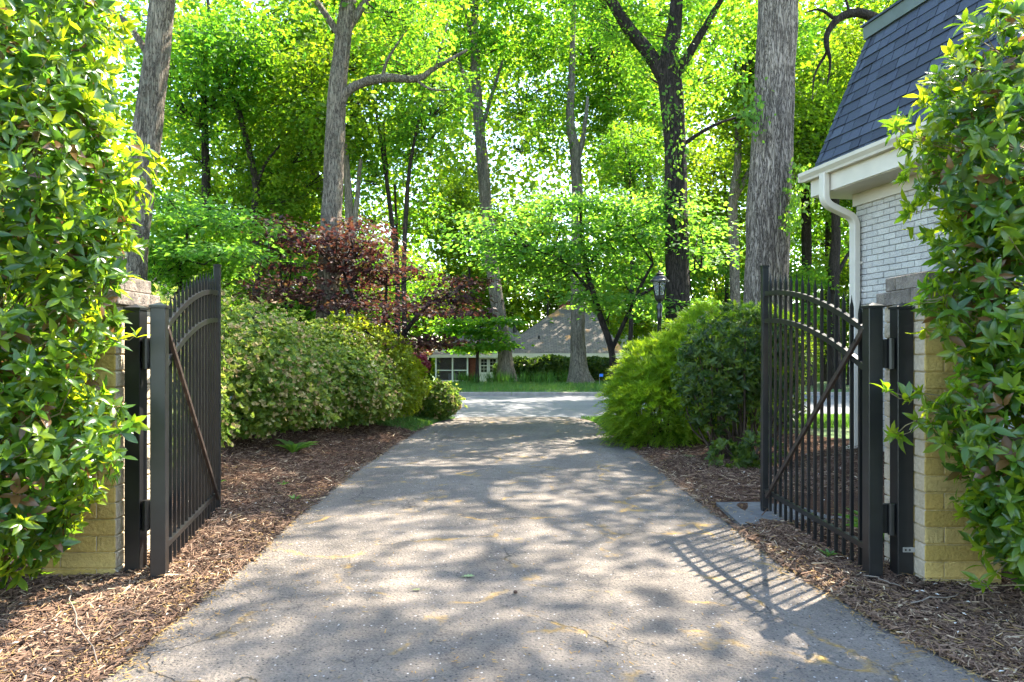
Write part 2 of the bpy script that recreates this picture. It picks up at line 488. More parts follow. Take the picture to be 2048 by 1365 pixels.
def crown_leaves(r, blobs, nclump, per, size, spread=.45, flat=.5, tmpl=T_LOBE, shell=.45, up=.8, rmean=.5, droop=.25):
    """clumps of leaves through ellipsoid blobs [(cx,cy,cz,rx,ry,rz)]; returns mesh data and clump centres"""
    B = np.array(blobs, float)
    w = B[:, 3] * B[:, 4] * B[:, 5]; w = w ** .75; w /= w.sum()
    idx = r.choice(len(B), nclump, p=w)
    d = rdir(r, nclump); rad = (shell + (1 - shell) * r.random(nclump) ** .6) * (1 + .18 * wob(d * 2 + idx[:, None]))
    C = B[idx, :3] + d * rad[:, None] * B[idx, 3:]
    per_n = np.maximum(4, r.normal(per, per * .3, nclump).astype(int))
    ci = np.repeat(np.arange(nclump), per_n); n = len(ci)
    off = r.normal(size=(n, 3)) * spread * np.array([1, 1, flat]) * (.6 + .8 * r.random(nclump))[ci][:, None]
    hor = norm(np.concatenate([d[:, :2], np.zeros((nclump, 1))], 1))[ci]
    off[:, 2] -= droop * (off[:, :2] ** 2).sum(1) / max(spread, .01)
    P = C[ci] + off
    ax = off * np.array([1, 1, .3]) + hor * spread * .5 + r.normal(size=(n, 3)) * spread * .5; ax[:, 2] -= .35 * spread
    nr = np.array([0, 0, up]) + r.normal(size=(n, 3)) * .55
    crn = np.clip(rmean + .22 * r.normal(size=nclump), 0, 1)
    rn = np.clip(crn[ci] + .13 * r.normal(size=n), 0, 1)
    sz = size * (.65 + .7 * r.random(n))
    return place(tmpl, P, ax, nr, sz, rn), C

# leaf colours: base and see-through colour
def L(name, a, b, c, ta, tb, tc, **k): M[name] = leaf_mat(name, [a, b, c], [ta, tb, tc], **k)
L('leaf_wood', (.034, .085, .008), (.065, .125, .010), (.10, .150, .012), (.14, .32, .010), (.25, .42, .012), (.40, .48, .015), trans=.55, rough=.6, spec=.2)
L('leaf_tree', (.024, .075, .014), (.042, .110, .018), (.07, .14, .02), (.12, .38, .02), (.25, .52, .02), (.42, .60, .02), trans=.55, rough=.55, spec=.2)
L('leaf_dogwood', (.035, .10, .02), (.055, .135, .025), (.085, .165, .03), (.16, .44, .04), (.26, .54, .04), (.38, .60, .04), trans=.5, rough=.55, spec=.25)
L('leaf_maple', (.028, .013, .015), (.046, .018, .019), (.068, .046, .02), (.08, .024, .022), (.15, .045, .03), (.22, .14, .04), trans=.32, rough=.6, spec=.2)
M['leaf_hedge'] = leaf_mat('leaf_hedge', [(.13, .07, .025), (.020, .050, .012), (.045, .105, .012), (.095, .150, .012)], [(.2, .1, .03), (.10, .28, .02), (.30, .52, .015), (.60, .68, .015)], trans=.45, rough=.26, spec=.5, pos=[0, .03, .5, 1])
L('leaf_azalea', (.038, .088, .010), (.095, .15, .014), (.17, .195, .022), (.16, .30, .04), (.28, .42, .05), (.44, .50, .07), trans=.42, rough=.5)
L('leaf_spent', (.22, .15, .05), (.36, .29, .11), (.48, .43, .19), (.25, .17, .09), (.35, .26, .15), (.45, .36, .22), trans=.3, rough=.8)
L('leaf_gold', (.09, .15, .012), (.15, .19, .012), (.20, .21, .014), (.42, .58, .02), (.5, .6, .02), (.6, .62, .03), trans=.5)
L('leaf_juniper', (.055, .13, .008), (.11, .20, .012), (.17, .24, .015), (.26, .5, .015), (.45, .66, .02), (.6, .72, .02), trans=.45, rough=.6)
L('leaf_dark', (.016, .034, .009), (.034, .062, .012), (.075, .11, .013), (.08, .19, .03), (.16, .30, .03), (.34, .48, .03), trans=.34, rough=.4, spec=.3)
L('leaf_grass', (.03, .09, .015), (.05, .13, .02), (.09, .15, .03), (.12, .32, .03), (.2, .42, .04), (.3, .42, .06), trans=.35, rough=.5)
L('leaf_red', (.12, .012, .025), (.18, .02, .04), (.22, .04, .05), (.4, .03, .05), (.5, .05, .08), (.5, .1, .1), trans=.35)
#@@PART2
# ------------------------------------------------------------------ the setting
xs = np.unique(np.concatenate([np.linspace(-260, -30, 24), np.linspace(-30, -8, 34), np.linspace(-8, 8, 129), np.linspace(8, 30, 34), np.linspace(30, 260, 24)]))
ys = np.unique(np.concatenate([np.linspace(-40, 0, 12), np.linspace(0, 16, 129), np.linspace(16, 45, 73), np.linspace(45, 420, 40)]))
def grid_mesh(name, X, Y, Z, mat, kind=None, parent=None):
    ny, nx = X.shape
    V = np.stack([X, Y, Z], -1).reshape(-1, 3)
    i = np.arange(ny - 1)[:, None] * nx + np.arange(nx - 1)[None]
    F = np.stack([i, i + 1, i + nx + 1, i + nx], -1).reshape(-1, 4)
    o = link(name, npmesh(name, V, F, smooth=True), mat, parent)
    if kind: o['kind'] = kind
    return o
GX, GY = np.meshgrid(xs, ys)
grid_mesh('ground', GX, GY, ground(GX, GY), M['ground'], 'structure')
# street with a crown, and its far kerb
sx = np.linspace(-120, 120, 121); sy = np.linspace(STREET0, STREET1, 12)
SX, SY = np.meshgrid(sx, sy)
grid_mesh('street', SX, SY, -.012 + .03 * np.sin((SY - STREET0) / (STREET1 - STREET0) * pi), M['street'], 'structure')
mb = MB()
for a in np.arange(-60, 60, 3.0):
    mb.box(a, a + 2.985, STREET1, STREET1 + .14, -.06, .095)
mb.build('kerb', M['kerb'], bevel=.012)['kind'] = 'structure'
# driveway
dy = np.concatenate([np.linspace(-4, 2, 13), np.linspace(2.05, 8, 120), np.linspace(8.1, 14.85, 70)])
el = xl(dy) + .035 * wob(np.stack([dy * 2.3, dy * 0, dy * 0], -1), 2) + .02 * wob(np.stack([dy * 9, dy * 0 + 4, dy * 0], -1), 2)
er = xr(dy) + .035 * wob(np.stack([dy * 2.1, dy * 0 + 9, dy * 0], -1), 2) + .02 * wob(np.stack([dy * 8, dy * 0 + 2, dy * 0], -1), 2)
t = np.linspace(0, 1, 41)
DX = el[:, None] * (1 - t) + er[:, None] * t
DY = np.repeat(dy[:, None], 41, 1)
DZ = .006 * wob(np.stack([DX, DY, DX * 0], -1), 1.2) + .012 * (1 - (2 * t - 1) ** 2)[None]
DX = np.concatenate([DX[:, :1] - .012, DX, DX[:, -1:] + .012], 1); DY = np.concatenate([DY[:, :1], DY, DY[:, -1:]], 1)
DZ = np.concatenate([DZ[:, :1] - .06, DZ, DZ[:, -1:] - .06], 1)
grid_mesh('driveway', DX, DY, DZ, M['drive'], 'structure')
# mulch beds
def bed(name, side, y0, y1, width):
    yy = np.linspace(y0, y1, 100); tt = np.linspace(0, 1, 40) ** 1.3
    e = (xl(yy) + .05) if side < 0 else (xr(yy) - .05)
    w = np.array([width(v) for v in yy])
    X = e[:, None] + side * tt[None] * w[:, None]; Y = np.repeat(yy[:, None], 40, 1)
    Z = ground(X, Y) + .014 + .014 * wob(np.stack([X, Y, X * 0], -1), 5)
    if side < 0: X, Y, Z = X[:, ::-1], Y[:, ::-1], Z[:, ::-1]
    return grid_mesh(name, X, Y, Z, M['mulch'], 'structure')
bed('mulch_bed_left', -1, 1.5, 12.9, lambda y: 4.5 - .22 * max(0, y - 4))
bed('mulch_bed_right', 1, 1.5, 12.2, lambda y: 3.2 if y < 10 else 3.2 - .6 * (y - 10))
# concrete side path through the right bed
pa = [(1.86, 5.70), (1.90, 6.52), (2.6, 6.50), (3.4, 6.62), (4.4, 6.95), (4.4, 6.2), (3.4, 5.93), (2.6, 5.78)]
mb = MB(); n = len(pa)
mb.add([(x, y, .022 + .012 * (x - 1.9)) for x, y in pa] + [(x, y, -.08) for x, y in pa], [tuple(range(n))[::-1]] + [(i, (i + 1) % n, n + (i + 1) % n, n + i) for i in range(n)])
mb.build('side_path', M['concrete'])['kind'] = 'structure'
def on_path(x, y): return (x > 1.8) & (x < 4.4) & (y > 5.72 + .13 * (x - 1.9)) & (y < 6.5 + .1 * (x - 1.9))

# bark chips, needles and petals: uncountable litter
CH = (np.array([(-.5, -.5, 0), (-.5, .5, 0), (-.45, .05, .05), (.5, -.35, .03), (.5, .4, -.02), (.45, 0, .06)]),
      np.array([(0, 3, 5), (0, 5, 2), (1, 2, 5), (1, 5, 4)]))
def chips(name, side, n, y0, y1, wmax, seed, label):
    r = np.random.default_rng(seed)
    u = r.random(n); y = 1 / (1 / y0 + u * (1 / y1 - 1 / y0))
    e = xl(y) if side < 0 else xr(y)
    x = e + side * (-.05 + wmax * r.random(n) ** 1.2)
    keep = ~on_path(x, y) | (r.random(n) < .015)
    x, y = x[keep], y[keep]; n = len(x)
    spill = ((x - e[keep]) * side) < .0
    z = np.where(spill, .008, ground(x, y) + .022) + .02 * r.random(n)
    a = r.random(n) * 2 * pi
    ax = np.stack([np.cos(a), np.sin(a), r.normal(0, .3, n)], -1)
    nr = np.stack([r.normal(0, .5, n), r.normal(0, .5, n), np.ones(n)], -1)
    ln = r.gamma(3.0, .010, n) + .012; ln = ln * 1.25; wd = ln * (.05 + .14 * r.random(n)); wd = np.minimum(wd, .0095)
    rn = np.clip(.42 + .24 * r.normal(size=n) + .12 * wob(np.stack([x, y, x * 0], -1), 2), 0, 1)
    V, F, R = place(CH, np.stack([x, y, z], -1), ax, nr, ln, rn, wd)
    o = link(name, npmesh(name, V, F, R), M['chip'])
    return tag(o, label, 'mulch', kind='stuff')
chips('bark_mulch', -1, 86000, 2.4, 13, 3.2, 11, 'brown shredded bark mulch along the left edge of the driveway')
chips('bark_mulch', 1, 70000, 2.4, 12, 2.9, 12, 'dark shredded bark mulch along the right edge of the driveway')
def litter(name, n, seed, mat, size, w, zoff, label, cat, area, tmpl=T_KITE, rm=.5):
    r = np.random.default_rng(seed)
    x, y = area(r, n); n = len(x)
    a = r.random(n) * 2 * pi
    inside = (x > xl(y)) & (x < xr(y)) & (y < 14.8)
    z = np.where(inside, .016, ground(x, y) + .045) + zoff
    ax = np.stack([np.cos(a), np.sin(a), r.normal(0, .15, n)], -1); nr = np.stack([r.normal(0, .3, n), r.normal(0, .3, n), np.ones(n)], -1)
    s = size * (.6 + .8 * r.random(n))
    V, F, R = place(tmpl, np.stack([x, y, z], -1), ax, nr, s, np.clip(rm + .3 * r.normal(size=n), 0, 1), s * w)
    return tag(link(name, npmesh(name, V, F, R), mat), label, cat, kind='stuff')
def ar_edges(r, n):
    y = 1 / (1 / 2.6 + r.random(n) * (1 / 11 - 1 / 2.6)); s = r.random(n) < .5
    e = np.where(s, xl(y), xr(y)); x = e + np.where(s, 1, -1) * (r.normal(0, .09, n) + .02)
    return x, y
def ar_drive(r, n):
    y = 1 / (1 / 2.6 + r.random(n) * (1 / 12 - 1 / 2.6)); x = xl(y) + r.random(n) * (xr(y) - xl(y))
    k = wob(np.stack([x, y, x * 0], -1), 2.2) + .5 * r.normal(size=n) > .55
    return x[k], y[k]
def ar_beds(r, n):
    y = 1 / (1 / 2.8 + r.random(n) * (1 / 11 - 1 / 2.8)); s = r.random(n) < .45
    x = np.where(s, xl(y) - 2.2 * r.random(n), xr(y) + 2 * r.random(n))
    return x, y
M['pollen'] = leaf_mat('oak_tassel', [(.22, .12, .035), (.28, .17, .05), (.34, .25, .10)], [(.3, .2, .05)] * 3, trans=.15, rough=.9)
M['petal'] = leaf_mat('pale_petal', [(.45, .40, .30), (.55, .52, .44), (.62, .6, .55)], [(.5, .45, .35)] * 3, trans=.2, rough=.8)
litter('oak_tassels', 3400, 21, M['pollen'], .035, .14, 0, 'orange oak tassels strewn along the driveway edges', 'litter', ar_edges, T_BLADE)
litter('oak_tassels', 6000, 22, M['pollen'], .028, .14, 0, 'thin orange oak tassels scattered over the driveway', 'litter', ar_drive, T_BLADE)
litter('fallen_petals', 420, 23, M['petal'], .022, .6, .01, 'pale dropped petals scattered on the bark mulch', 'litter', ar_beds)
litter('fallen_straw', 3000, 24, M['pollen'], .06, .05, .012, 'thin dry straw mixed into the bark mulch', 'litter', ar_beds, T_BLADE, .6)

def grass(name, n, seed, area, h, label):
    r = np.random.default_rng(seed)
    x, y = area(r, n); n = len(x)
    z = ground(x, y) - .004
    ax = np.stack([r.normal(0, .35, n), r.normal(0, .35, n), np.ones(n)], -1)
    nr = np.stack([r.normal(0, 1, n), r.normal(0, 1, n), np.full(n, .2)], -1)
    s = h * (.5 + r.random(n))
    V, F, R = place(T_BLADE, np.stack([x, y, z], -1), ax, nr, s, np.clip(.5 + .25 * r.normal(size=n), 0, 1), .012 + .004 * r.random(n))
    return tag(link(name, npmesh(name, V, F, R), M['leaf_grass']), label, 'grass', kind='stuff')
def ar_rect(x0, x1, y0, y1): return lambda r, n: (x0 + (x1 - x0) * r.random(n), y0 + (y1 - y0) * r.random(n))
def ar_left(r, n):
    y = 12.3 + 2.4 * r.random(n); x = xl(y) - .02 - 2.4 * r.random(n)
    return x, y
def ar_right(r, n):
    y = 12.3 + 2.4 * r.random(n); x = xr(y) + .03 + 2.6 * r.random(n)
    return x, y
grass('verge_grass', 20000, 31, ar_left, .07, 'strip of mown grass left of the driveway mouth')
grass('verge_grass', 20000, 32, ar_right, .07, 'strip of mown grass right of the driveway mouth')
grass('lawn_grass', 36000, 33, ar_rect(3.0, 12, 11.8, 14.7), .08, 'lawn behind the right gate and the flower bed')
grass('verge_grass', 26000, 34, ar_rect(-9, 9, 22.0, 27.5), .12, 'grass verge on the far side of the street')

# ------------------------------------------------------------------ right-hand house
HA = math.atan2(-.983, .183)
HO = Vector((4.72, 9.60, 0))
hs = empty('painted_brick_house', HO, HA, 'white painted brick house corner with steep dark shingled roof behind right gate', 'house')
# local: x along the wall towards the camera, -y outwards
WL, WD, WZ0, WZ1 = 4.6, 5.0, -.1, 3.56
wall = MB().box(0.012, WL, .012, WD, WZ0, WZ1).build('wall', M['mortar_white'], hs)
CR = .0805; BL = .203; BH = .0705
brick_me = []
for k in range(5):
    r = np.random.default_rng(60 + k)
    mb = MB().box(0, 1, 0, .05, 0, BH)
    mb.v = [(x + 0, y + r.normal(0, .0012), z + r.normal(0, .0008)) for x, y, z in mb.v]
    brick_me.append(mb)
def brick_mesh(L_, k, cache={}):
    key = (round(L_, 3), k)
    if key not in cache:
        mb = MB(); b = brick_me[k]
        mb.add([(x * L_, y, z) for x, y, z in b.v], b.f)
        cache[key] = mb.mesh('brick', [M['brick_white']], bevel=.004)
    return cache[key]
rest = MB(); cnt = 0
nc = int((WZ1 - .05) / CR)
for c in range(nc):
    z = .04 + c * CR; x = -.0 if c % 2 == 0 else -.1065
    while x < WL:
        x0 = max(x, 0); x1 = min(x + BL, WL)
        if x1 - x0 > .03:
            jit = random.uniform(-.002, .003)
            if x0 < 1.32 and z > .2 and cnt < 296:
                link('brick', brick_mesh(x1 - x0, random.randrange(5)), None, wall, (x0, -.012 + .012 + jit, z)); cnt += 1
            else:
                rest.box(x0, x1, jit, .03, z, z + BH)
        x += BL + .0105
o = rest.build('brickwork', M['brick_white'], wall); o['kind'] = 'stuff'
# eaves: frieze, soffit, fascia, gutter
OV = .45; OX = .30; XS = -.34; RINX = .45      # eave overhang at the wall and at the far corner
MB().box(-.03, WL + .03, -.035, .02, 3.40, 3.565).build('frieze_board', M['trim'], hs)
MB().box(-OX, WL + OV, -OV, WD, 3.565, 3.60).build('soffit', M['trim'], hs)
fb = MB().box(-OX - .02, WL + OV, -OV - .025, -OV, 3.575, 3.86).build('fascia_board', M['trim'], hs)
MB().box(-OX - .022, -OX, -OV - .0, WD, 3.577, 3.858).build('fascia_board', M['trim'], hs)
prof = [(-.0, .0), (-.075, .0), (-.085, .03), (-.125, .075), (-.13, .118), (-.122, .122), (-.115, .085), (-.07, .02), (0, .016)]
mb = MB(); g0, g1 = -OX - .12, WL + OV; n = len(prof)
mb.add([(g0, -OV - .027 + a, 3.80 + b) for a, b in prof] + [(g1, -OV - .027 + a, 3.80 + b) for a, b in prof],
       [(i, (i + 1) % n, n + (i + 1) % n, n + i) for i in range(n)] + [tuple(range(n))[::-1], tuple(range(n, 2 * n))])
gut = mb.build('gutter', M['trim'], hs)
MB().box(g0 - .004, g0 + .004, -OV - .027 - .13, -OV - .027, 3.80, 3.92).build('end_cap', M['trim'], gut)
# downspout
def rect_pipe(pts, w, h, mb):
    rings = []
    P = [Vector(p) for p in pts]
    for i, p in enumerate(P):
        d = (P[min(i + 1, len(P) - 1)] - P[max(i - 1, 0)]).normalized()
        s_ = Vector((1, 0, 0)); u = s_.cross(d).normalized()
        rings.append([p + s_ * (a * w / 2) + u * (b * h / 2) for a, b in ((-1, -.8), (-.8, -1), (.8, -1), (1, -.8), (1, .8), (.8, 1), (-.8, 1), (-1, .8))])
    b = len(mb.v); mb.v += [tuple(v) for r_ in rings for v in r_]
    for i in range(len(rings) - 1):
        for k in range(8):
            mb.f.append((b + i * 8 + k, b + i * 8 + (k + 1) % 8, b + (i + 1) * 8 + (k + 1) % 8, b + (i + 1) * 8 + k)); mb.m.append(0)
mb = MB(); y0 = -OV - .085; y1 = -.075; X0 = .07
pts = [(X0, y0, 3.81), (X0, y0, 3.52)]
for k in range(1, 7):
    a = k / 6 * radians(68); pts.append((X0, y0 + .16 * (1 - cos(a)), 3.52 - .16 * sin(a)))
ye, ze = pts[-1][1], pts[-1][2]
sl = Vector((0, sin(radians(68)), -cos(radians(68))))
Lr = (y1 - .16 * (1 - cos(radians(68))) - ye) / sl.y
pts.append((X0, ye + sl.y * Lr, ze + sl.z * Lr)); yb, zb = pts[-1][1], pts[-1][2]
for k in range(1, 7):
    a = radians(68) * (1 - k / 6); pts.append((X0, y1 - .16 * (1 - cos(a)), zb - .16 * (sin(radians(68)) - sin(a))))
pts += [(X0, y1, 2.2), (X0, y1, 1.0), (X0, y1, .16), (X0, y1 - .02, .10), (X0, y1 - .14, .06)]
rect_pipe(pts, .122, .09, mb)
ds = mb.build('downspout', M['trim'], hs)
for z in (1.2, 2.6): MB().box(X0 - .062, X0 + .062, y1 - .046, 0.0, z, z + .03).build('strap', M['trim'], ds)
# mansard roof with single shingles
RZ0, RZ1, RIN = 3.90, 5.66, .53
roof = MB()
e = OV - .02
roof.add([(XS, -e, RZ0 - .06), (WL + e, -e, RZ0 - .06), (WL + e, WD, RZ0 - .06), (XS, WD, RZ0 - .06),
          (XS + RINX, -e + RIN, RZ1), (WL + e - RIN, -e + RIN, RZ1), (WL + e - RIN, WD, RZ1), (XS + RINX, WD, RZ1)],
         [(0, 1, 5, 4), (1, 2, 6, 5), (2, 3, 7, 6), (3, 0, 4, 7), (4, 5, 6, 7)])
roof = roof.build('roof', M['shingle'], hs)
rise = RZ1 - RZ0; sl = sqrt(rise ** 2 + RIN ** 2); dyr, dzr = RIN / sl, rise / sl
nrm = Vector((0, -dzr, dyr))
rest = MB(); ncs = 12; ex = sl / ncs; cnt = 0
def shingle_vs(x0, x1, s0, s1, th, cut):
    """a thin slab on the slope, lower edge proud; left ends are cut along the hip"""
    vs = []
    for s, t_ in ((s0, th), (s1, .003)):
        hip = XS + s * RINX / sl
        for x in (max(x0, hip), x1):
            p = Vector((x, -e, RZ0)) + Vector((0, dyr, dzr)) * s + nrm * t_
            vs.append(p)
    low = [v - nrm * (th - .001) for v in vs[:2]]
    return [vs[0], vs[1], vs[3], vs[2], low[0], low[1]]
SF = [(0, 1, 2, 3), (4, 5, 1, 0), (5, 2, 1), (4, 0, 3)]
r = random.Random(5)
for c in range(ncs):
    x = -e - .3 * r.random()
    while x < WL + e:
        w = r.choice([.18, .22, .26, .30, .34])
        x0, x1 = x + .011, x + w
        s0 = c * ex - .012 - r.choice([0, 0, .004, .008]); s1 = (c + 1) * ex + .004
        x += w
        if x1 < XS + (c + .5) * ex * RINX / sl + .03 or x0 > WL + e - RIN: continue
        vs = shingle_vs(x0, x1, s0, s1, .016 + r.choice([0, .004, .008]), True)
        if x0 < 3.2 and cnt < 290:
            mb = MB().add(vs, SF); mb.build('shingle', M['shingle'], roof); cnt += 1
        else: rest.add(vs, SF)
o = rest.build('upper_shingles', M['shingle'], roof); o['kind'] = 'stuff'
for c in range(ncs):                                         # hip caps
    a = Vector((XS, -e, RZ0)) + Vector((RINX, RIN, rise)) * (c / ncs - .01); b = Vector((XS, -e, RZ0)) + Vector((RINX, RIN, rise)) * ((c + 1) / ncs)
    out = Vector((-1, -1, .4)).normalized()
    q = [a + out * .026, a + Vector((.10, -.004, 0)) + nrm * .022, b + Vector((.10, -.004, 0)) + nrm * .014, b + out * .014, b + Vector((-.004, .10, 0)) - Vector((.01, 0, 0)), a + Vector((-.004, .10, 0)) - Vector((.018, 0, 0)),
         a + Vector((.01, .01, 0))]
    MB().add(q, [(0, 1, 2, 3), (0, 3, 4, 5), (6, 1, 0), (6, 0, 5)]).build('hip_cap', M['shingle'], roof)
t0 = RIN - e
MB().box(XS + RINX - .04, WL + e - RIN + .045, t0 - .045, WD, RZ1 - .005, RZ1 + .17).build('roof_edge_band', M['flash'], hs)
MB().box(XS + RINX - .065, WL + e - RIN + .07, t0 - .07, WD, RZ1 + .171, RZ1 + .20).build('roof_edge_cap', M['shingle'], hs)

# ------------------------------------------------------------------ gate piers
def pier(cx, cy, label, drive_side, z0=-.03):
    W = .46; H = .103; c2 = W / 2
    p = empty('brick_pier', (cx, cy, z0), 0, label, 'pier', 'brick gate piers')
    core = MB().box(-c2 + .012, c2 - .012, -c2 + .012, c2 - .012, 0, 1.79).build('core', [M['pier_mortar'], M['pier_front']], p)
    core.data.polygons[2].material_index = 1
    T = .112; LN = W - T - .009
    def pin(z, half, h, name, flip, mats, jit):
        T_ = .112 * half / c2; a = half
        for k in range(4):
            g = .0085
            if not flip: x0, x1 = -a, a - T_ - g
            else: x0, x1 = -a + T_ + g, a
            mb = MB()
            b = [(x0, -a), (x1, -a), (x1, -a + T_), (x0, -a + T_)]
            vs = [(x, y, zz) for zz in (z, z + h - g) for x, y in b]
            ang = k * pi / 2
            R_ = [(x * cos(ang) - y * sin(ang), x * sin(ang) + y * cos(ang), zz) for x, y, zz in vs]
            j = random.uniform(-jit, jit)
            R_ = [(x + j * sin(ang), y - j * cos(ang), zz) for x, y, zz in R_]
            mb.add(R_, [(0, 3, 2, 1), (4, 5, 6, 7), (0, 1, 5, 4), (1, 2, 6, 5), (2, 3, 7, 6), (3, 0, 4, 7)])
            me = mb.mesh(name, mats, bevel=.005)
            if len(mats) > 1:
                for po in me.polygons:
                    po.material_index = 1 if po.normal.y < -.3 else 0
            link(name, me, None, p)
    for c in range(17):
        pin(.006 + c * H, c2, H, 'brick', c % 2, [M['pier_side'], M['pier_front']], .002)
    pin(.006 + 17 * H, c2 + .035, .098, 'cap_brick', 0, [M['pier_cap']], .004)
    pin(.006 + 17 * H + .098, c2 - .005, .098, 'cap_brick', 1, [M['pier_cap']], .004)
    MB().box(-c2 + .02, c2 - .02, -c2 + .02, c2 - .02, 1.79, 1.94).build('cap_core', M['pier_cap'], core)
    return p
pier(2.466 + .23, 4.18 + .23, 'square painted brick pier beside the right gate, half hidden by the right hedge', -1)
pier(-2.48 - .23, 4.375 + .23, 'square painted brick pier beside the left gate, half hidden by the left hedge', 1)

# ------------------------------------------------------------------ gates
def post_mesh(w, z0, z1, cap=True):
    mb = MB().box(-w / 2, w / 2, -w / 2, w / 2, z0, z1)
    return mb
def gate(label, hinge, free, brace_side):
    hv, fv = Vector((*hinge, 0)), Vector((*free, 0))
    L_ = (fv - hv).length; a = math.atan2(fv.y - hv.y, fv.x - hv.x)
    g = empty('iron_gate', hv, a, label, 'gate', 'open driveway gate leaves')
    G = M['gate']
    hp = MB().box(-.043, .043, -.043, .043, .02, 1.70).build('hinge_post', G, g, bevel=.003)
    MB().box(-.049, .049, -.049, .049, 1.70, 1.715).add([(-.049, -.049, 1.715), (.049, -.049, 1.715), (.049, .049, 1.715), (-.049, .049, 1.715), (0, 0, 1.735)], [(0, 1, 4), (1, 2, 4), (2, 3, 4), (3, 0, 4)]).build('post_cap', G, hp)
    fp = MB().box(L_ - .026, L_ + .026, -.026, .026, .02, 2.165).build('latch_post', G, g, bevel=.003)
    MB().box(L_ - .031, L_ + .031, -.031, .031, 2.165, 2.18).build('post_cap', G, fp)
    def arch(x):                                    # height of the upper arched rail
        t_ = (L_ - x) / L_
        return 1.93 - .40 * t_ ** 2.0
    for nm, dz in (('upper_rail', 0), ('middle_rail', -.235)):
        mb = MB(); vs = []; k = 28
        for i in range(k + 1):
            x = .043 + (L_ - .026 - .043) * i / k; zc = arch(x) + dz
            sl_ = (arch(x + .01) - arch(x - .01)) / .02; nx, nz = -sl_ / sqrt(1 + sl_ ** 2), 1 / sqrt(1 + sl_ ** 2)
            for sy_, sh in ((-1, -1), (1, -1), (1, 1), (-1, 1)):
                h_ = .019 * sh
                vs.append((x + (nx * h_ if 0 < i < k else 0), .016 * sy_, zc + nz * h_))
        fs = []
        for i in range(k):
            for q in range(4): fs.append((i * 4 + q, i * 4 + (q + 1) % 4, i * 4 + 4 + (q + 1) % 4, i * 4 + 4 + q))
        mb.add(vs, fs).build(nm, G, g)
    MB().box(.043, L_ - .026, -.016, .016, .19, .228).build('bottom_rail', G, g, bevel=.002)
    np_ = 15
    for i in range(np_):
        x = .043 + (L_ - .069) * (i + 1) / (np_ + 1)
        zt = arch(x) + .115; w = .0095
        mb = MB()
        lev = [(.055, w, w), (zt - .03, w, w), (zt - .008, w * .62, w * .8), (zt + .004, w * .34, w * .5), (zt + .05, w * .08, w * .1)]
        vs = [(x + sx_ * wx, sy_ * wy, z_) for z_, wx, wy in lev for sx_, sy_ in ((-1, -1), (1, -1), (1, 1), (-1, 1))]
        fs = [(3, 2, 1, 0)] + [(q * 4 + k, q * 4 + (k + 1) % 4, q * 4 + 4 + (k + 1) % 4, q * 4 + 4 + k) for q in range(4) for k in range(4)] + [(16, 17, 18, 19)]
        mb.add(vs, fs).build('picket', G, g)
    s = brace_side
    br = MB().bar((.03, s * .034, 1.585), (L_ - .13, s * .034, .175), .022, .034).build('diagonal_brace', M['rust'], g, bevel=.002)
    for f_ in (.06, .5, .94):
        p_ = Vector((.03, s * .046, 1.585)).lerp(Vector((L_ - .13, s * .046, .175)), f_)
        MB().box(p_.x - .008, p_.x + .008, min(p_.y, p_.y + s * .006), max(p_.y, p_.y + s * .006), p_.z - .008, p_.z + .008).build('bolt', M['gate'], br)
    # drop rod beyond the latch post
    mb = MB().tube([(L_ + .055, s * .01, .03), (L_ + .055, s * .01, 1.0), (L_ + .05, s * .01, 1.03), (L_ + .03, s * .01, 1.04)], .008, 6)
    mb.build('drop_rod', G, g, smooth=True)
    for z_ in (.35, .8): MB().box(L_ + .026, L_ + .066, s * .01 - .014, s * .01 + .014, z_, z_ + .03).build('rod_guide', G, g)
    return g
RH, RF = (2.225, 4.32), (2.222, 6.155)
LH, LF = (-2.165, 4.30), (-2.555, 6.07)
gate('tall black picket gate standing open on the right of the driveway', RH, RF, 1)
gate('tall black picket gate standing open on the left of the driveway', LH, LF, -1)
def hang_post(label, x, y, hx):
    p = empty('hanging_post', (x, y, -.04), 0, label, 'post', 'posts that carry the gates')
    G = M['gate']
    b = MB().box(-.048, .048, -.048, .048, 0, 1.735).build('shaft', G, p, bevel=.003)
    MB().box(-.054, .054, -.054, .054, 1.735, 1.75).add([(-.054, -.054, 1.75), (.054, -.054, 1.75), (.054, .054, 1.75), (-.054, .054, 1.75), (0, 0, 1.775)], [(0, 1, 4), (1, 2, 4), (2, 3, 4), (3, 0, 4)]).build('post_cap', G, p)
    d = 1 if hx > x else -1
    for z in (.36, 1.38):
        hn = MB().box(min(d * .048, hx - x - d * .044), max(d * .048, hx - x - d * .044), -.012, .03, z - .01, z + .17).build('hinge', G, p, bevel=.003)
        mb = MB().tube([(d * .075, -.022, z - .015), (d * .075, -.022, z + .175)], .022, 10); mb.build('barrel', G, hn, smooth=False)
        for q in range(7): MB().box(d * .055 - .004, d * .055 + .004, -.0155, -.012, z + .01 + q * .022, z + .02 + q * .022).build('slot', M['steel'], hn)
    return p, d
p, d = hang_post('black square post bolted to the right brick pier', 2.412, 4.335, RH[0])
br_ = MB().box(-.02, .06, -.054, -.05, .245, .275).build('steel_bracket', M['steel'], p)
for q in (-.005, .02): MB().box(q - .005, q + .005, -.057, -.0535, .255, .265).build('bolt', M['gate'], br_)
hang_post('black square post beside the left brick pier', -2.385, 4.44, LH[0])
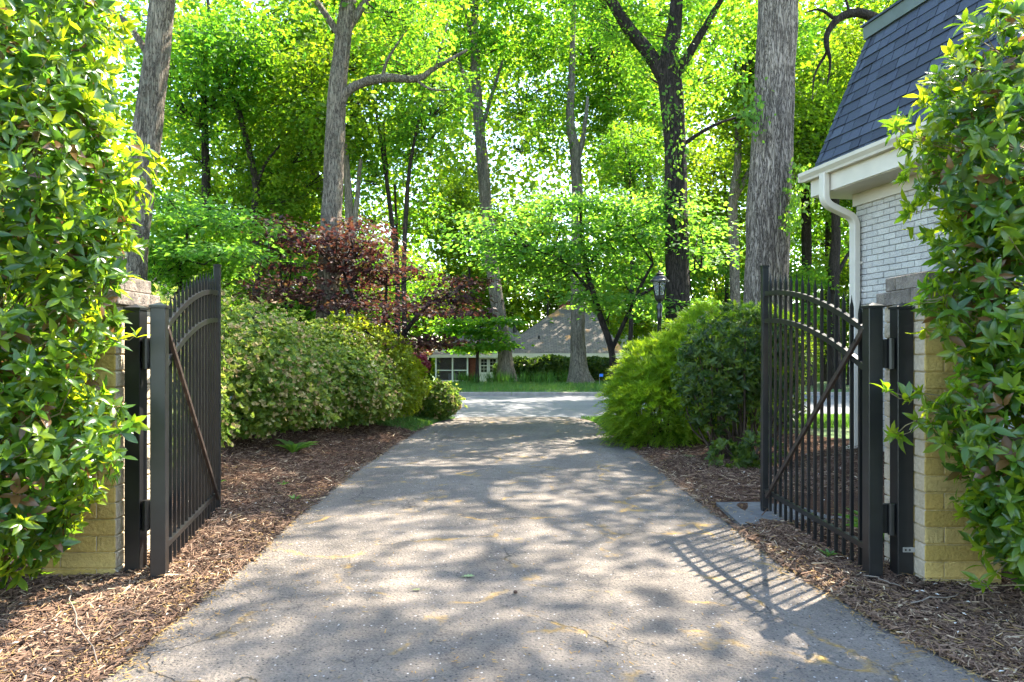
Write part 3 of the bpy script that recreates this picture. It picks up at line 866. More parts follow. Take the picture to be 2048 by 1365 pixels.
#@@PART3
# ------------------------------------------------------------------ trees
def spline(pts, n):
    P = np.array(pts, float); k = len(P)
    if k == 2: 
        t_ = np.linspace(0, 1, n)[:, None]; return P[0] * (1 - t_) + P[1] * t_
    Q = np.vstack([2 * P[0] - P[1], P, 2 * P[-1] - P[-2]])
    out = []
    for u in np.linspace(0, k - 1 - 1e-6, n):
        i = int(u); t_ = u - i; a, b, c, d = Q[i], Q[i + 1], Q[i + 2], Q[i + 3]
        out.append(.5 * ((2 * b) + (c - a) * t_ + (2 * a - 5 * b + 4 * c - d) * t_ ** 2 + (3 * b - a - 3 * c + d) * t_ ** 3))
    return np.array(out)
def tube_mesh(name, pts, n, seg, seed=0, rough=.06, flare=0.0, mat=None):
    """pts: (x,y,z,r); a bark-like irregular tapering tube"""
    S = spline(pts, n); P = S[:, :3].copy(); R = S[:, 3]
    k_ = (P + seed * 3.1) * np.array([1, 1, 1.0])
    env = np.minimum(1, np.arange(n) / (n * .2))[:, None]
    P += env * R.mean() * (.35 if name == 'limb' else .12) * np.stack([wob(k_, 1.4 if name == 'limb' else .5), wob(k_ + 7, 1.2 if name == 'limb' else .5), wob(k_ + 13, 1.6) * (1 if name == 'limb' else .2)], -1)
    r = np.random.default_rng(seed)
    ph = r.uniform(0, 6.28, 8)
    D = np.gradient(P, axis=0); D = norm(D)
    ref = np.array([.08, .99, .1]); A = norm(np.cross(D, ref)); B = np.cross(A, D)
    th = np.linspace(0, 2 * pi, seg, endpoint=False)
    u = np.linspace(0, 1, n)
    Lz = np.concatenate([[0], np.cumsum(np.linalg.norm(np.diff(P, axis=0), axis=1))])
    RR = np.zeros((n, seg))
    for k in range(seg):
        f = 1 + rough * (np.sin(3 * th[k] + ph[0] + .5 * Lz) * .5 + np.sin(5 * th[k] + ph[1] - .8 * Lz) * .5 + np.sin(9 * th[k] + ph[2] + 1.1 * Lz) * .35 + np.sin(2 * th[k] + ph[3] + 2.2 * Lz) * .4 + .5 * np.sin(Lz * 5 + ph[4] + th[k]))
        fl = 1 + flare * np.exp(-Lz / (.45)) * (1 + .35 * np.sin(5 * th[k] + ph[5]) + .2 * np.sin(3 * th[k] + ph[6]))
        RR[:, k] = R * f * fl
        if seg >= 24:
            q_ = np.stack([np.full(n, cos(th[k]) * 7), np.full(n, sin(th[k]) * 7), Lz * 1.3], -1)
            RR[:, k] *= 1 - .05 * np.exp(-(wob(q_, 2.2) / .16) ** 2) + .02 * wob(q_, .6)
    V = P[:, None] + RR[..., None] * (np.cos(th)[None, :, None] * A[:, None] + np.sin(th)[None, :, None] * B[:, None])
    i = np.arange(n - 1)[:, None] * seg; j = np.arange(seg)[None]; j2 = (j + 1) % seg
    F = np.stack([i + j, i + j2, i + seg + j2, i + seg + j], -1).reshape(-1, 4)
    me = npmesh(name, V.reshape(-1, 3), F, smooth=True)
    if mat: me.materials.append(mat)
    return me
def twig_mesh(name, segs, mat):
    """many thin three-sided twigs; segs: list of (p0,p1,r0,r1), bent once"""
    V, F = [], []
    r = np.random.default_rng(5)
    for p0, p1, r0, r1 in segs:
        p0 = np.array(p0, float); p1 = np.array(p1, float); ln = np.linalg.norm(p1 - p0)
        mid = (p0 + p1) / 2 + r.normal(size=3) * ln * .08 + np.array([0, 0, -.05 * ln])
        d = norm(p1 - p0); a = norm(np.cross(d, [.3, .5, .81])); b = np.cross(d, a)
        base = len(V)
        for p, rad in ((p0, r0), (mid, (r0 + r1) / 2), (p1, r1)):
            for k in range(3): V.append(p + rad * (cos(k * 2.094) * a + sin(k * 2.094) * b))
        for q in range(2):
            for k in range(3): F.append((base + q * 3 + k, base + q * 3 + (k + 1) % 3, base + q * 3 + 3 + (k + 1) % 3, base + q * 3 + 3 + k))
    me = npmesh(name, np.array(V), np.array(F), smooth=True)
    me.materials.append(mat)
    return me
# shared crowns, each about 4 m in radius around its own origin
CROWNS = []
for k in range(7):
    r = np.random.default_rng(100 + k)
    bl = [(0, 0, 0, 2.4, 2.4, 2.6)] + [(*(rdir(r, 1)[0] * np.array([2.3, 2.3, 2.2])), *r.uniform(1.1, 1.9, 3)) for _ in range(7)]
    (V, F, R), C = crown_leaves(r, bl, 230 if k < 5 else 110, 34 if k < 5 else 28, .15, .33, .5, T_LOBE, shell=.3, rmean=.5)
    me = npmesh('crown', V, F, R); me.materials.append(M['leaf_tree'])
    sel = C[r.permutation(len(C))[:90]]
    seg = []
    hub = [np.array([*r.normal(0, .5, 2), z]) for z in np.linspace(-2.4, 1.8, 12)]
    for c_ in sel:
        h = min(hub, key=lambda q: np.linalg.norm((c_ - np.array([0, 0, 1.2])) - q))
        ln = np.linalg.norm(c_ - h); seg.append((h + (c_ - h) * .12, c_, .006 + .008 * ln, .004))
    CROWNS.append((me, twig_mesh('branches', seg, M['bark_dark'])))
    if k in (3, 4):
        me2 = npmesh('crown', V, F, R); me2.materials.append(M['leaf_wood']); CROWNS[k] = (me2, CROWNS[k][1])
def tree(label, base, trunk, bark, crowns=(), limbs=(), flare=.5, seg=20, seed=1, group=None, name='shade_tree', extra=None, rough=.05):
    """trunk: [(X,z,r)] or [(X,Y,z,r)] in world x/z at depth base y; crowns: [(index,x,y,z,scale,rot,sz)] world"""
    bx, by = base; z0 = gz(bx, by)
    e_ = empty(name, (bx, by, z0), 0, label, 'tree', group)
    def loc(p): return (p[0] - bx, (p[1] - by) if len(p) == 4 else 0, p[-2] - z0, p[-1])
    T_ = [loc(p) for p in trunk]
    T_[0] = (T_[0][0], T_[0][1], -.12, T_[0][3])
    n = max(14, int((6 if seg < 24 else 14) * (T_[-1][2])))
    link('trunk', tube_mesh('trunk', T_, n, seg, seed, rough, flare), bark, e_)
    for li, l in enumerate(limbs):
        l_ = [loc(p) for p in l]
        link('limb', tube_mesh('limb', l_, 6 * len(l_), 10, seed * 7 + li, .07), bark, e_)
    for (k, x, y, z, s, rot, *sz) in crowns:
        sc = (s, s, s * (sz[0] if sz else 1))
        link('crown', CROWNS[k][0], None, e_, (x - bx, y - by, z - z0), (0, 0, rot), sc)
        link('branches', CROWNS[k][1], None, e_, (x - bx, y - by, z - z0), (0, 0, rot), sc)
    return e_
def px(x, y, d): return ((x - 1024) * d / 1400, CAM_H - (y - 698) * d / 1400)      # photo point at depth d -> (X, Z)
def path(d, pts): return [(*px(x, y, d), r) for x, y, r in pts]

def far(pts, d0, d1):
    """the same trunk or limb seen along the same bearing but standing at another depth"""
    k = d1 / d0
    return [(p[0] * k, *([d1 + (p[1] - d0) * k] if len(p) == 4 else []), CAM_H + (p[-2] - CAM_H) * k, p[-1] * k) for p in pts]
# big trunks
def sprouts(root, pts, seed):
    """epicormic sprays of small pale leaves growing straight from a trunk"""
    r = np.random.default_rng(seed); o = np.array(root.location)
    for (x, y, z, rad, n_) in pts:
        P = np.array([x, y, z]) + r.normal(size=(n_, 3)) * rad * np.array([.5, .4, .8]) - o
        V, F, R = place(T_KITE, P, r.normal(size=(n_, 3)) * np.array([.5, .5, .3]) - np.array([0, 0, .9]), r.normal(size=(n_, 3)) + np.array([0, -.5, .5]), .09 * (.6 + .7 * r.random(n_)), np.clip(.75 + .15 * r.normal(size=n_), 0, 1))
        link('trunk_sprouts', npmesh('trunk_sprouts', V, F, R), M['leaf_dogwood'], root)['kind'] = 'stuff'
        c_ = np.array([x, y, z]) - o
        link('sprout_twigs', twig_mesh('sprout_twigs', [(c_ + np.array([.0, .12, -.05]), q, .006, .002) for q in P[:: max(1, n_ // 8)]], M['twig']), None, root)
big = tree('massive grey trunk rising beside the house roof, behind the right gate', (4.45, 12.3),
     far([(3.60, 0, .34), (3.62, 1.2, .315), (3.65, 3, .30), (3.72, 4.6, .285), (3.79, 6.4, .27), (3.9, 9, .24), (4.0, 13, .17)], 10, 12.3), M['bark_grey'],
     [(5, 7.3, 13.4, 13.6, .85, .5), (6, 6.9, 9.9, 12.4, .72, 4.0)],
     [far([(3.72, 10.0, 6.6, .10), (3.0, 10.4, 7.8, .08), (2.2, 11, 9.2, .05), (1.7, 11.6, 10.5, .02)], 10, 12.3), far([(3.85, 10, 7.8, .11), (4.6, 9.8, 9.2, .08), (5.6, 9.7, 10.4, .03)], 10, 12.3)], flare=.35, seg=110, seed=3, rough=.035)
sprouts(big, [(px(1495, 0, 11.9)[0], 11.95, px(0, 200, 11.9)[1], .3, 100), (px(1510, 0, 11.9)[0], 11.9, px(0, 240, 11.9)[1], .24, 60), (px(1585, 0, 11.9)[0], 11.9, px(0, 400, 11.9)[1], .24, 90), (px(1600, 0, 11.9)[0], 11.95, px(0, 350, 11.9)[1], .24, 70), (px(1580, 0, 11.9)[0], 11.9, px(0, 445, 11.9)[1], .16, 40)], 90)
tree('tall mottled trunk left of centre with one long horizontal bough to the right', (-3.69, 14.0),
     far([(-3.97, 0, .27), (-3.95, 2, .245), (-3.9, 3.6, .225), (-3.81, 5.7, .205), (-3.74, 7.0, .19), (-3.58, 8.4, .165), (-3.3, 10.5, .12), (-3.2, 13, .08)], 15, 14), M['bark_mid'],
     [(5, -3.0, 15.3, 10.6, .9, 1.0), (6, -2.0, 14.3, 7.9, .36, 1.9), (6, -5.0, 16.2, 11.8, .85, 3.0)],
     [far(l_, 15, 14) for l_ in [[(-3.74, 15, 6.45, .11), (-3.55, 14.95, 6.9, .10), (-3.2, 14.9, 7.12, .095), (-2.7, 14.8, 7.16, .09), (-2.0, 14.8, 7.15, .075), (-1.62, 14.9, 7.42, .055), (-.95, 15, 7.85, .03)],
      [(-3.6, 15, 8.2, .10), (-3.2, 15.2, 9.0, .08), (-2.6, 15.5, 10.2, .03)], [(-2.75, 14.8, 7.16, .04), (-2.6, 14.7, 7.55, .03), (-2.2, 14.6, 8.1, .012)], [(-2.05, 14.8, 7.15, .035), (-1.7, 14.7, 6.9, .025), (-1.2, 14.6, 6.85, .01)], [(-1.62, 14.9, 7.42, .035), (-1.5, 14.9, 7.9, .025), (-1.35, 15, 8.5, .01)], [(-3.6, 15, 8.0, .08), (-4.2, 15.1, 8.9, .06), (-5.0, 15.4, 9.9, .03)]]], seg=64, seed=5)
tree('leaning dark trunk behind the left hedge and left gate', (-6.55, 12.0),
     [(-6.62, 0, .27), (-6.55, 2, .25), (-6.45, 3.4, .24), (-6.30, 4.7, .235), (-6.16, 5.8, .215), (-6.0, 7.4, .19), (-5.8, 9.5, .15), (-5.6, 12, .1)], M['bark_mid'],
     [(2, -6.6, 12.8, 11.4, .9, 1.1)], [[(-6.1, 12, 6.2, .06), (-6.6, 12.1, 7.0, .05), (-7.3, 12.2, 7.6, .02)]], seg=64, seed=8)
fork = tree('dark forked trunk between the lamp post and the massive grey trunk', (3.25, 13.7),
     far([(3.85, 0, .30), (3.8, 2, .275), (3.76, 4.5, .26), (3.73, 6.2, .25), (3.62, 7.5, .27), (3.6, 8.2, .2), (3.75, 9.2, .15), (3.9, 12, .1)], 16, 13.7), M['bark_dark'],
     [(5, 3.8, 14.6, 12.0, .85, 4.0), (6, 3.5, 13.9, 7.6, .42, 2.4), (5, 2.0, 13.9, 8.3, .36, .9), (6, 3.0, 15.2, 13.2, .7, .4)],
     [far(l_, 16, 13.7) for l_ in [[(3.6, 16, 7.5, .19), (3.1, 16, 8.25, .16), (2.5, 15.9, 8.95, .13), (2.0, 15.8, 9.8, .09), (1.5, 15.8, 11, .05)], [(3.7, 16, 7.7, .13), (4.2, 16.1, 8.4, .1), (4.9, 16.3, 9.6, .06)],
      [(3.75, 16, 6.0, .05), (4.6, 15.7, 6.5, .035), (5.5, 15.5, 6.7, .015)]]], seg=64, seed=9)
sprouts(fork, [(px(1350, 0, 13.4)[0] + dx_, 13.42, px(0, y_, 13.4)[1], .3, 70) for y_, dx_ in ((150, .1), (230, -.1), (300, .12), (370, -.1), (440, .08))], 91)
tree('pale trunk with flared base across the street, left of the low house wall', (-.25, 28.0),
     [(-.22, 0, .33), (-.28, 1.5, .27), (-.55, 3.2, .26), (-.95, 6, .26), (-1.2, 9, .23), (-1.4, 11.5, .2), (-1.5, 14, .16), (-1.4, 17, .1)], M['bark_pale'],
     [(0, -1.6, 28.4, 15.6, 1.1, .2), (5, -3.4, 29, 12.4, .8, 2.2), (6, 1.0, 28.8, 12.8, .75, 4.2)],
     [[(-1.35, 28, 10.6, .12), (-1.8, 28, 11.9, .1), (-2.3, 28, 13.4, .06)], [(-1.3, 28, 9.8, .1), (-.9, 28, 11.3, .08), (-.4, 28.1, 13, .05)], [(-1.5, 28, 13.8, .11), (-2.0, 28, 15.2, .08), (-2.3, 28.2, 17, .04)]], flare=.8, seg=24, seed=12)
tree('pale trunk with flared base across the street, right of the low house wall', (2.6, 27.0),
     [(2.60, 0, .34), (2.55, 1.5, .28), (2.55, 4, .265), (2.55, 7, .23), (2.44, 9.0, .2), (2.25, 10.2, .17), (2.3, 12, .13), (2.4, 15, .08)], M['bark_pale'],
     [(1, 2.8, 27.6, 14.6, 1.0, 3.3), (2, 4.6, 28.5, 11.6, .8, 1.3), (6, .9, 27.5, 10.5, .6, 2.3)],
     [[(2.45, 27, 8.6, .12), (2.75, 27, 9.6, .1), (2.95, 27.1, 11.2, .05)]], flare=.9, seg=24, seed=14)
# slender trunks
tree('slender crooked brown trunk left of the mottled trunk', (-8.5, 23.2), [(-8.5, 0, .18), (*px(513, 560, 23.2), .12), (*px(510, 430, 23.2), .115), (*px(512, 370, 23.2), .11), (*px(494, 280, 23.2), .10), (*px(462, 170, 23.2), .085), (*px(425, 60, 23.2), .06), (*px(410, -60, 23.2), .04)], M['bark_dark'],
     [(5, -8.9, 23.6, 12.2, .9, 5.1), (3, -7.7, 23.9, 8.0, .72, .8), (6, -9.6, 23.4, 8.8, .6, 2.9)], [[(*px(512, 375, 23.2), .07), (*px(530, 330, 23.2), .05), (*px(560, 290, 23.2), .03)]], seg=14, seed=15)
tree('slim pale twin trunk just right of the mottled trunk', (-5.25, 22.7), [(-5.25, 0, .15), (*px(700, 520, 22.7), .14), (*px(698, 420, 22.7), .13), (*px(690, 300, 22.7), .1), (*px(670, 150, 22.7), .07)], M['bark_pale'],
     [(3, -5.8, 22.4, 10.6, .85, 1.2)], [[(*px(700, 520, 22.7), .10), (*px(712, 420, 22.7), .09), (*px(722, 320, 22.7), .06)]], seg=14, seed=16)
tree('thin dark young trunk above the red maple, the left one of two', (-3.9, 24.0), [(-3.9, 0, .09), (*px(795, 560, 24), .085), (*px(782, 430, 24), .08), (*px(765, 300, 24), .06), (*px(745, 180, 24), .04)], M['bark_dark'], [(6, -4.4, 24.2, 9.2, .62, .1)],
     [[(*px(775, 350, 24), .04), (*px(770, 290, 24), .03), (*px(768, 240, 24), .02)]], seg=10, seed=17)
tree('thin dark young trunk above the red maple, the right one of two', (-3.55, 23.0), [(-3.5, 0, .09), (*px(808, 560, 23), .085), (*px(812, 430, 23), .075), (*px(820, 330, 23), .06), (*px(838, 240, 23), .04)], M['bark_dark'], [(5, -2.9, 23.4, 9.4, .6, 3.1)], seg=10, seed=18)
tree('slanting pale trunk behind the mottled trunk, leaning to the left', (-6.2, 26.0), [(-6.0, 0, .2), (*px(690, 520, 26), .17), (*px(645, 390, 26), .15), (*px(610, 280, 26), .13), (*px(585, 220, 26), .1), (*px(560, 100, 26), .07)], M['bark_pale'],
     [(3, -8.6, 26.5, 12.4, .95, .9), (4, -6.0, 26.3, 13.8, .8, 2.8)], seg=14, seed=19)
tree('short forked trunk seen left of the massive grey trunk', (7.3, 22.8), [(7.35, 0, .17), (*px(1468, 520, 22.8), .16), (*px(1466, 400, 22.8), .15), (*px(1474, 340, 22.8), .12), (*px(1476, 270, 22.8), .1), (*px(1470, 120, 22.8), .06)], M['bark_mid'],
     [(1, 6.6, 22.4, 11.4, .85, 2.2), (3, 8.6, 22.8, 8.6, .7, 4.1)], [[(*px(1468, 400, 22.8), .1), (*px(1485, 370, 22.8), .09), (*px(1510, 320, 22.8), .06)]], seg=14, seed=20)
tree('straight dark trunk behind the right gate, nearer the grey trunk', (10.9, 26.0), [(10.95, 0, .2), (*px(1614, 500, 26), .18), (*px(1610, 380, 26), .15), (*px(1606, 200, 26), .1)], M['bark_dark'], [(3, 11.0, 26.2, 11.0, 1.0, .3), (0, 13.2, 25.6, 8.6, .8, 1.9)], seg=14, seed=21)
tree('straight dark trunk behind the right gate, nearer the downspout', (10.9, 23.6), [(10.9, 0, .2), (*px(1668, 560, 23.6), .18), (*px(1672, 470, 23.6), .15), (*px(1668, 300, 23.6), .1)], M['bark_dark'], [(4, 11.0, 23.6, 9.6, .8, 2.6)],
     [[(*px(1670, 560, 23.6), .08), (*px(1690, 520, 23.6), .06), (*px(1710, 490, 23.6), .04)]], seg=14, seed=22)
tree('tree behind the shingled roof with a hooked dark bough', (9.6, 13.6), [(9.6, 0, .3), (9.6, 4, .27), (9.4, 7.2, .22), (9.3, 9, .17), (9.4, 12, .1)], M['bark_dark'],
     [(6, 9.6, 13.8, 11.4, .95, 1.7), (3, 8.2, 15.8, 8.4, .5, 1.0)],
     [[(9.4, 13.6, 6.9, .14), (8.3, 13.4, 7.5, .12), (*px(1790, 45, 13)[:1], 13.1, px(1790, 45, 13)[1], .10), (*px(1720, 26, 13)[:1], 13, px(1720, 26, 13)[1], .085), (*px(1680, 36, 13)[:1], 13, px(1680, 36, 13)[1], .07), (*px(1656, 66, 13)[:1], 13, px(1656, 66, 13)[1], .055), (*px(1650, 100, 13)[:1], 12.9, px(1650, 100, 13)[1], .045), (*px(1656, 128, 13)[:1], 12.9, px(1656, 128, 13)[1], .025), (*px(1650, 170, 13)[:1], 12.9, px(1650, 170, 13)[1], .012)], [(px(1672, 40, 13)[0], 13, px(1672, 40, 13)[1], .035), (px(1640, 20, 13)[0], 13, px(1640, 20, 13)[1], .025), (px(1610, 25, 13)[0], 13, px(1610, 25, 13)[1], .01)], [(px(1652, 105, 13)[0], 12.95, px(1652, 105, 13)[1], .03), (px(1630, 150, 13)[0], 13, px(1630, 150, 13)[1], .018), (px(1625, 200, 13)[0], 13, px(1625, 200, 13)[1], .008)], [(px(1700, 28, 13)[0], 13, px(1700, 28, 13)[1], .03), (px(1690, -5, 13)[0], 13, px(1690, -5, 13)[1], .02), (px(1670, -40, 13)[0], 13, px(1670, -40, 13)[1], .01)]], seg=18, seed=23)
# trees that fill the canopy between and behind, trunks mostly hidden
fill = [(-19.5, 23.2, 10.5, 0), (-10.4, 23.6, 10.8, 1), (-10.6, 33, 11.5, 3), (-2.6, 52, 12.5, 4), (6.2, 32, 13, 3), (13.5, 30, 12.5, 4), (17.4, 23.6, 11.5, 0), (-24, 24, 11, 2), (11.6, 23.4, 14.6, 1)]
fl_lab = ['leafy tree at the far left, half behind the left hedge', 'leafy green tree behind the slender crooked trunk', 'bright leafy tree far back on the left', 'bright tall tree right behind the low house roof', 'bright tree far back right of the house chimney',
          'bright tree far back behind the right gate tips', 'green tree whose crown shows just above the shingled roof edge', 'leafy tree beyond the left hedge near the picture edge', 'tall leafy tree right of the massive grey trunk']
for k, (x, y, h, c) in enumerate(fill):
    tree(fl_lab[k], (x, y), [(x, 0, .2), (x + .1, h * .5, .16), (x, h, .08)], M['bark_dark'], [(c if k != 8 else 5, x, y, h, .95, k * 1.3), ((c + 2) % 5, x + .8, y + .8, h * .58, .8, k * 2.1)], seg=12, seed=40 + k)
# understory trees and bushes along the far side, each with its own crown
und = [(-13.0, 30, 3.6, .75, 3), (-9.0, 32, 4.2, .8, 4), (-5.6, 31, 4.6, .75, 0), (-8.0, 24.6, 3.4, .62, 1), (-13.4, 23.3, 3.6, .75, 2), (5.2, 30, 3.8, .75, 4), (8.4, 29, 4.4, .8, 3), (6.0, 24.5, 4.6, .55, 0), (12.5, 26, 3.2, .7, 4), (16, 27, 4.0, .8, 3), (4.6, 50.5, 8.2, .9, 4), (-6.4, 37, 6.4, .75, 3), (-6.5, 14.0, 3.1, .45, 2), (-9.5, 14.2, 3.6, .6, 1), (9.0, 24, 3.0, .55, 0), (-9.3, 26, 6.8, .75, 4), (8.2, 27, 8.2, .8, 3), (-4.6, 27.5, 7.8, .75, 6), (4.2, 25, 8.0, .5, 1), (-1.6, 48, 7.0, .95, 3), (2.6, 49, 7.4, .95, 4), (-5.6, 47, 6.4, .95, 4), (6.4, 47.5, 6.6, .9, 3), (.4, 52, 12, 1.1, 3), (-2.8, 44.5, 11.5, .9, 4), (2.2, 44.8, 10.2, .8, 3), (-4.6, 36.5, 5.6, .6, 3)]
ul = ['low bright tree at the far left edge of the wood', 'low bright tree behind the brown roof on the left', 'understory tree behind the red maple, left of the house', 'understory tree under the slender crooked trunk', 'dark understory tree just above the left gate', 'understory tree at the right end of the low house',
      'bright understory tree behind the lamp post', 'green understory tree between the lamp and the pale right trunk', 'low bright tree seen through the right gate pickets', 'low bright tree beside the downspout', 'mid-height tree behind the house chimney', 'mid-height tree over the left end of the house roof', 'layered green tree over the left gate post', 'leafy tree between the left hedge and the left gate',
      'leafy bush-like tree at the foot of the two dark trunks', 'mid-height bright tree behind the leaning trunk', 'mid-height bright tree right of the lamp, behind', 'mid-height tree behind the long horizontal bough', 'mid-height tree behind the forked dark trunk',
      'bright tree directly behind the low house, left of the chimney', 'bright tree directly behind the low house chimney', 'bright tree behind the left end of the low house', 'bright tree behind the right end of the low house', 'tallest bright tree behind the low house ridge', 'high bright crown left of the pale left trunk, behind the house', 'high bright crown between the two pale trunks, behind the house', 'bright low crown above the screened porch roof']
for k, (x, y, h, s, c) in enumerate(und):
    g0 = gz(x, y)
    tree(ul[k], (x, y), [(x, g0, .09), (x + .1, g0 + h * .6, .07), (x, g0 + h, .04)], M['bark_dark'], [(c, x, y, g0 + h, s, k * .9, 1.0)], seg=8, seed=70 + k, name='understory_tree', flare=.2)

# far wood: one mass
r = np.random.default_rng(77)
n = 3000
fx = r.uniform(-48, 48, n); fy = r.uniform(44, 62, n); fzc = ground(fx, fy) + 31 * r.random(n) ** 1.25
blobs = np.stack([fx, fy, fzc], -1)
keep = ~((np.abs(fx / fy + .54) < .04) & (fzc > 9) & (wob(blobs, .35) > -.35)); blobs = blobs[keep]; n = len(blobs)
per = 66; ci = np.repeat(np.arange(n), per)
off = r.normal(size=(n * per, 3)) * np.array([1.0, 1.0, .6])
P = blobs[ci] + off
nr = np.array([0, 0, .7]) + r.normal(size=P.shape) * .6
ax = off + r.normal(size=P.shape) * .6; ax[:, 2] -= .3
rn = np.clip((.55 + .2 * r.normal(size=n))[ci] + .12 * r.normal(size=len(P)), 0, 1)
V, F, R = place(T_KITE, P, ax, nr, .40 * (.6 + .8 * r.random(len(P))), rn)
fw = tag(link('far_wood', npmesh('far_wood', V, F, R), M['leaf_wood']), 'sunlit wood filling the background behind the houses', 'wood', kind='stuff')

# ------------------------------------------------------------------ layered small trees
def layered_tree(name, label, base, stems, pads, mat, bark, leaf, tm, per, seed, rm=.5, spread=.3):
    bx, by = base; z0 = gz(bx, by)
    e_ = empty(name, (bx, by, z0), 0, label, 'tree')
    r = np.random.default_rng(seed)
    link('trunk', tube_mesh('trunk', [(p[0] - bx, p[1] - by, p[2] - z0, p[3]) for p in stems[0]], 30, 10, seed, .06, .4), bark, e_)
    for s_ in stems[1:]:
        link('limb', tube_mesh('limb', [(p[0] - bx, p[1] - by, p[2] - z0, p[3]) for p in s_], 20, 8, seed + 3, .06), bark, e_)
    allp = np.array([p[:3] for s_ in stems for p in spline(s_, 12)])
    parts = []; seg = []
    for (x, y, z, rx, n_) in pads:                         # flat sprays of leaves
        cn = max(6, int(n_ / per)); a = r.random(cn) * 2 * pi; q = np.sqrt(r.random(cn)) * rx
        C = np.stack([x + np.cos(a) * q, y + np.sin(a) * q, z + .06 * r.normal(size=cn) - .22 * (q / rx) ** 2 * rx * .5], -1)
        hub = allp[np.argmin(((allp - np.array([x, y, z - .2])) ** 2).sum(1))]
        seg.append((hub, (x, y, z - .03), .022, .012))
        for c_ in C[::2]: seg.append(((x, y, z - .03), c_, .008, .003))
        ci = np.repeat(np.arange(cn), per); m_ = len(ci)
        off = r.normal(size=(m_, 3)) * np.array([1, 1, .14]) * spread
        P = C[ci] + off
        ax = off * np.array([1, 1, .2]) + r.normal(size=(m_, 3)) * .12; ax[:, 2] -= .10
        nr = np.array([0, 0, 1.2]) + r.normal(size=(m_, 3)) * .4
        rn = np.clip(rm + .2 * r.normal(size=cn)[ci] + .12 * r.normal(size=m_), 0, 1)
        parts.append(place(tm, P - np.array([bx, by, z0]), ax, nr, leaf * (.7 + .6 * r.random(m_)), rn))
    V, F, R = join(parts)
    link('crown', npmesh('crown', V, F, R), mat, e_)
    seg = [(np.array(a) - [bx, by, z0], np.array(b) - [bx, by, z0], c_, d_) for a, b, c_, d_ in seg]
    link('branches', twig_mesh('branches', seg, bark), None, e_)
    return e_
r = np.random.default_rng(200)
def pads_px(r, d, pts, rx, n_, j=1.2): return [(*[(px(x, y, d + dd)[0])], d + dd, px(x, y, d + dd)[1], rx * r.uniform(.75, 1.25), n_) for x, y in pts for dd in (r.uniform(-j, j),)]
dog = [(x_, y_) for x_, y_ in ((r.uniform(970, 1400), r.uniform(385, 650)) for _ in range(110)) if (y_ < 590 or x_ > 1190) and not (1285 < x_ < 1350 and y_ > 510)][:58] + [(1150, 390), (1080, 420), (1230, 420), (1290, 470), (1040, 520), (1100, 500)]
layered_tree('dogwood_tree', 'fresh green layered tree with a dark curved trunk in front of the pale right trunk', (2.045, 14.1),
             [far(l_, 16.2, 14.1) for l_ in [[(2.35, 16.2, 0, .085), (2.32, 16.2, 1.3, .075), (2.05, 16.2, 2.2, .07), (1.75, 16.2, 3.2, .06), (1.6, 16.2, 4.2, .04), (1.6, 16.2, 5.0, .02)],
              [(2.3, 16.2, 1.4, .05), (2.8, 16.0, 2.6, .045), (3.2, 15.9, 3.4, .03)], [(1.9, 16.2, 2.7, .04), (1.2, 16.0, 3.4, .03), (.5, 15.8, 3.7, .015)], [(1.7, 16.2, 3.3, .04), (2.3, 16.4, 4.0, .03), (2.9, 16.5, 4.3, .015)], [(2.8, 16.0, 2.6, .04), (3.5, 15.9, 3.0, .03), (4.3, 15.9, 3.3, .012)]]],
             pads_px(r, 14.1, dog, .62, 200, .6), M['leaf_dogwood'], M['bark_dark'], .10, T_KITE, 20, 201)
mp = [(r.uniform(530, 820), r.uniform(445, 600)) for _ in range(24)] + [(r.uniform(680, 930), r.uniform(490, 690)) for _ in range(24)] + [(540, 560), (620, 480), (560, 590), (900, 590), (930, 560), (700, 470), (760, 640), (860, 690), (820, 700)]
layered_tree('red_maple', 'dark red Japanese maple spreading above the azaleas', (-2.55, 13.6),
             [[(-2.55, 13.6, 0, .09), (-2.5, 13.6, .9, .08), (-2.7, 13.6, 1.5, .07), (-3.0, 13.6, 2.2, .05), (-3.3, 13.6, 3.0, .02)],
              [(-2.5, 13.6, 1.0, .06), (-2.1, 13.5, 1.7, .05), (-1.6, 13.4, 2.3, .03), (-1.2, 13.4, 2.5, .015)], [(-2.7, 13.6, 1.5, .05), (-3.5, 13.5, 2.1, .035), (-4.4, 13.4, 2.5, .015)], [(-2.55, 13.6, 1.3, .05), (-2.5, 13.9, 2.3, .03), (-2.5, 14, 3.2, .015)]],
             pads_px(r, 13.6, mp, .52, 130), M['leaf_maple'], M['bark_dark'], .085, T_LOBE, 22, 202, spread=.24)
layered_tree('young_tree', 'small bright green tree with a thin trunk before the screened porch', (-1.35, 27.0),
             [[(-1.35, 27, 0, .07), (-1.33, 27, 1.2, .06), (-1.25, 27, 2.2, .05), (-1.1, 27, 3, .02)], [(-1.3, 27, 1.4, .04), (-1.8, 27, 2.2, .02)]],
             pads_px(r, 27, [(920, 690), (950, 660), (985, 640), (940, 700), (1000, 690), (970, 670), (905, 660), (930, 640), (960, 690)], .6, 420), M['leaf_tree'], M['bark_dark'], .16, T_KITE, 20, 203)
layered_tree('young_tree', 'soft green layered tree behind the left gate and leaning trunk', (-6.6, 13.2),
             [[(-6.6, 13.2, 0, .07), (-6.6, 13.2, 1.5, .06), (-6.3, 13.2, 2.6, .05), (-6.1, 13.2, 3.8, .02)]],
             pads_px(r, 13.2, [(330, 450), (380, 480), (420, 430), (450, 500), (360, 520), (300, 490), (400, 540), (470, 450), (340, 400)], .6, 520), M['leaf_dogwood'], M['bark_dark'], .10, T_KITE, 20, 204)

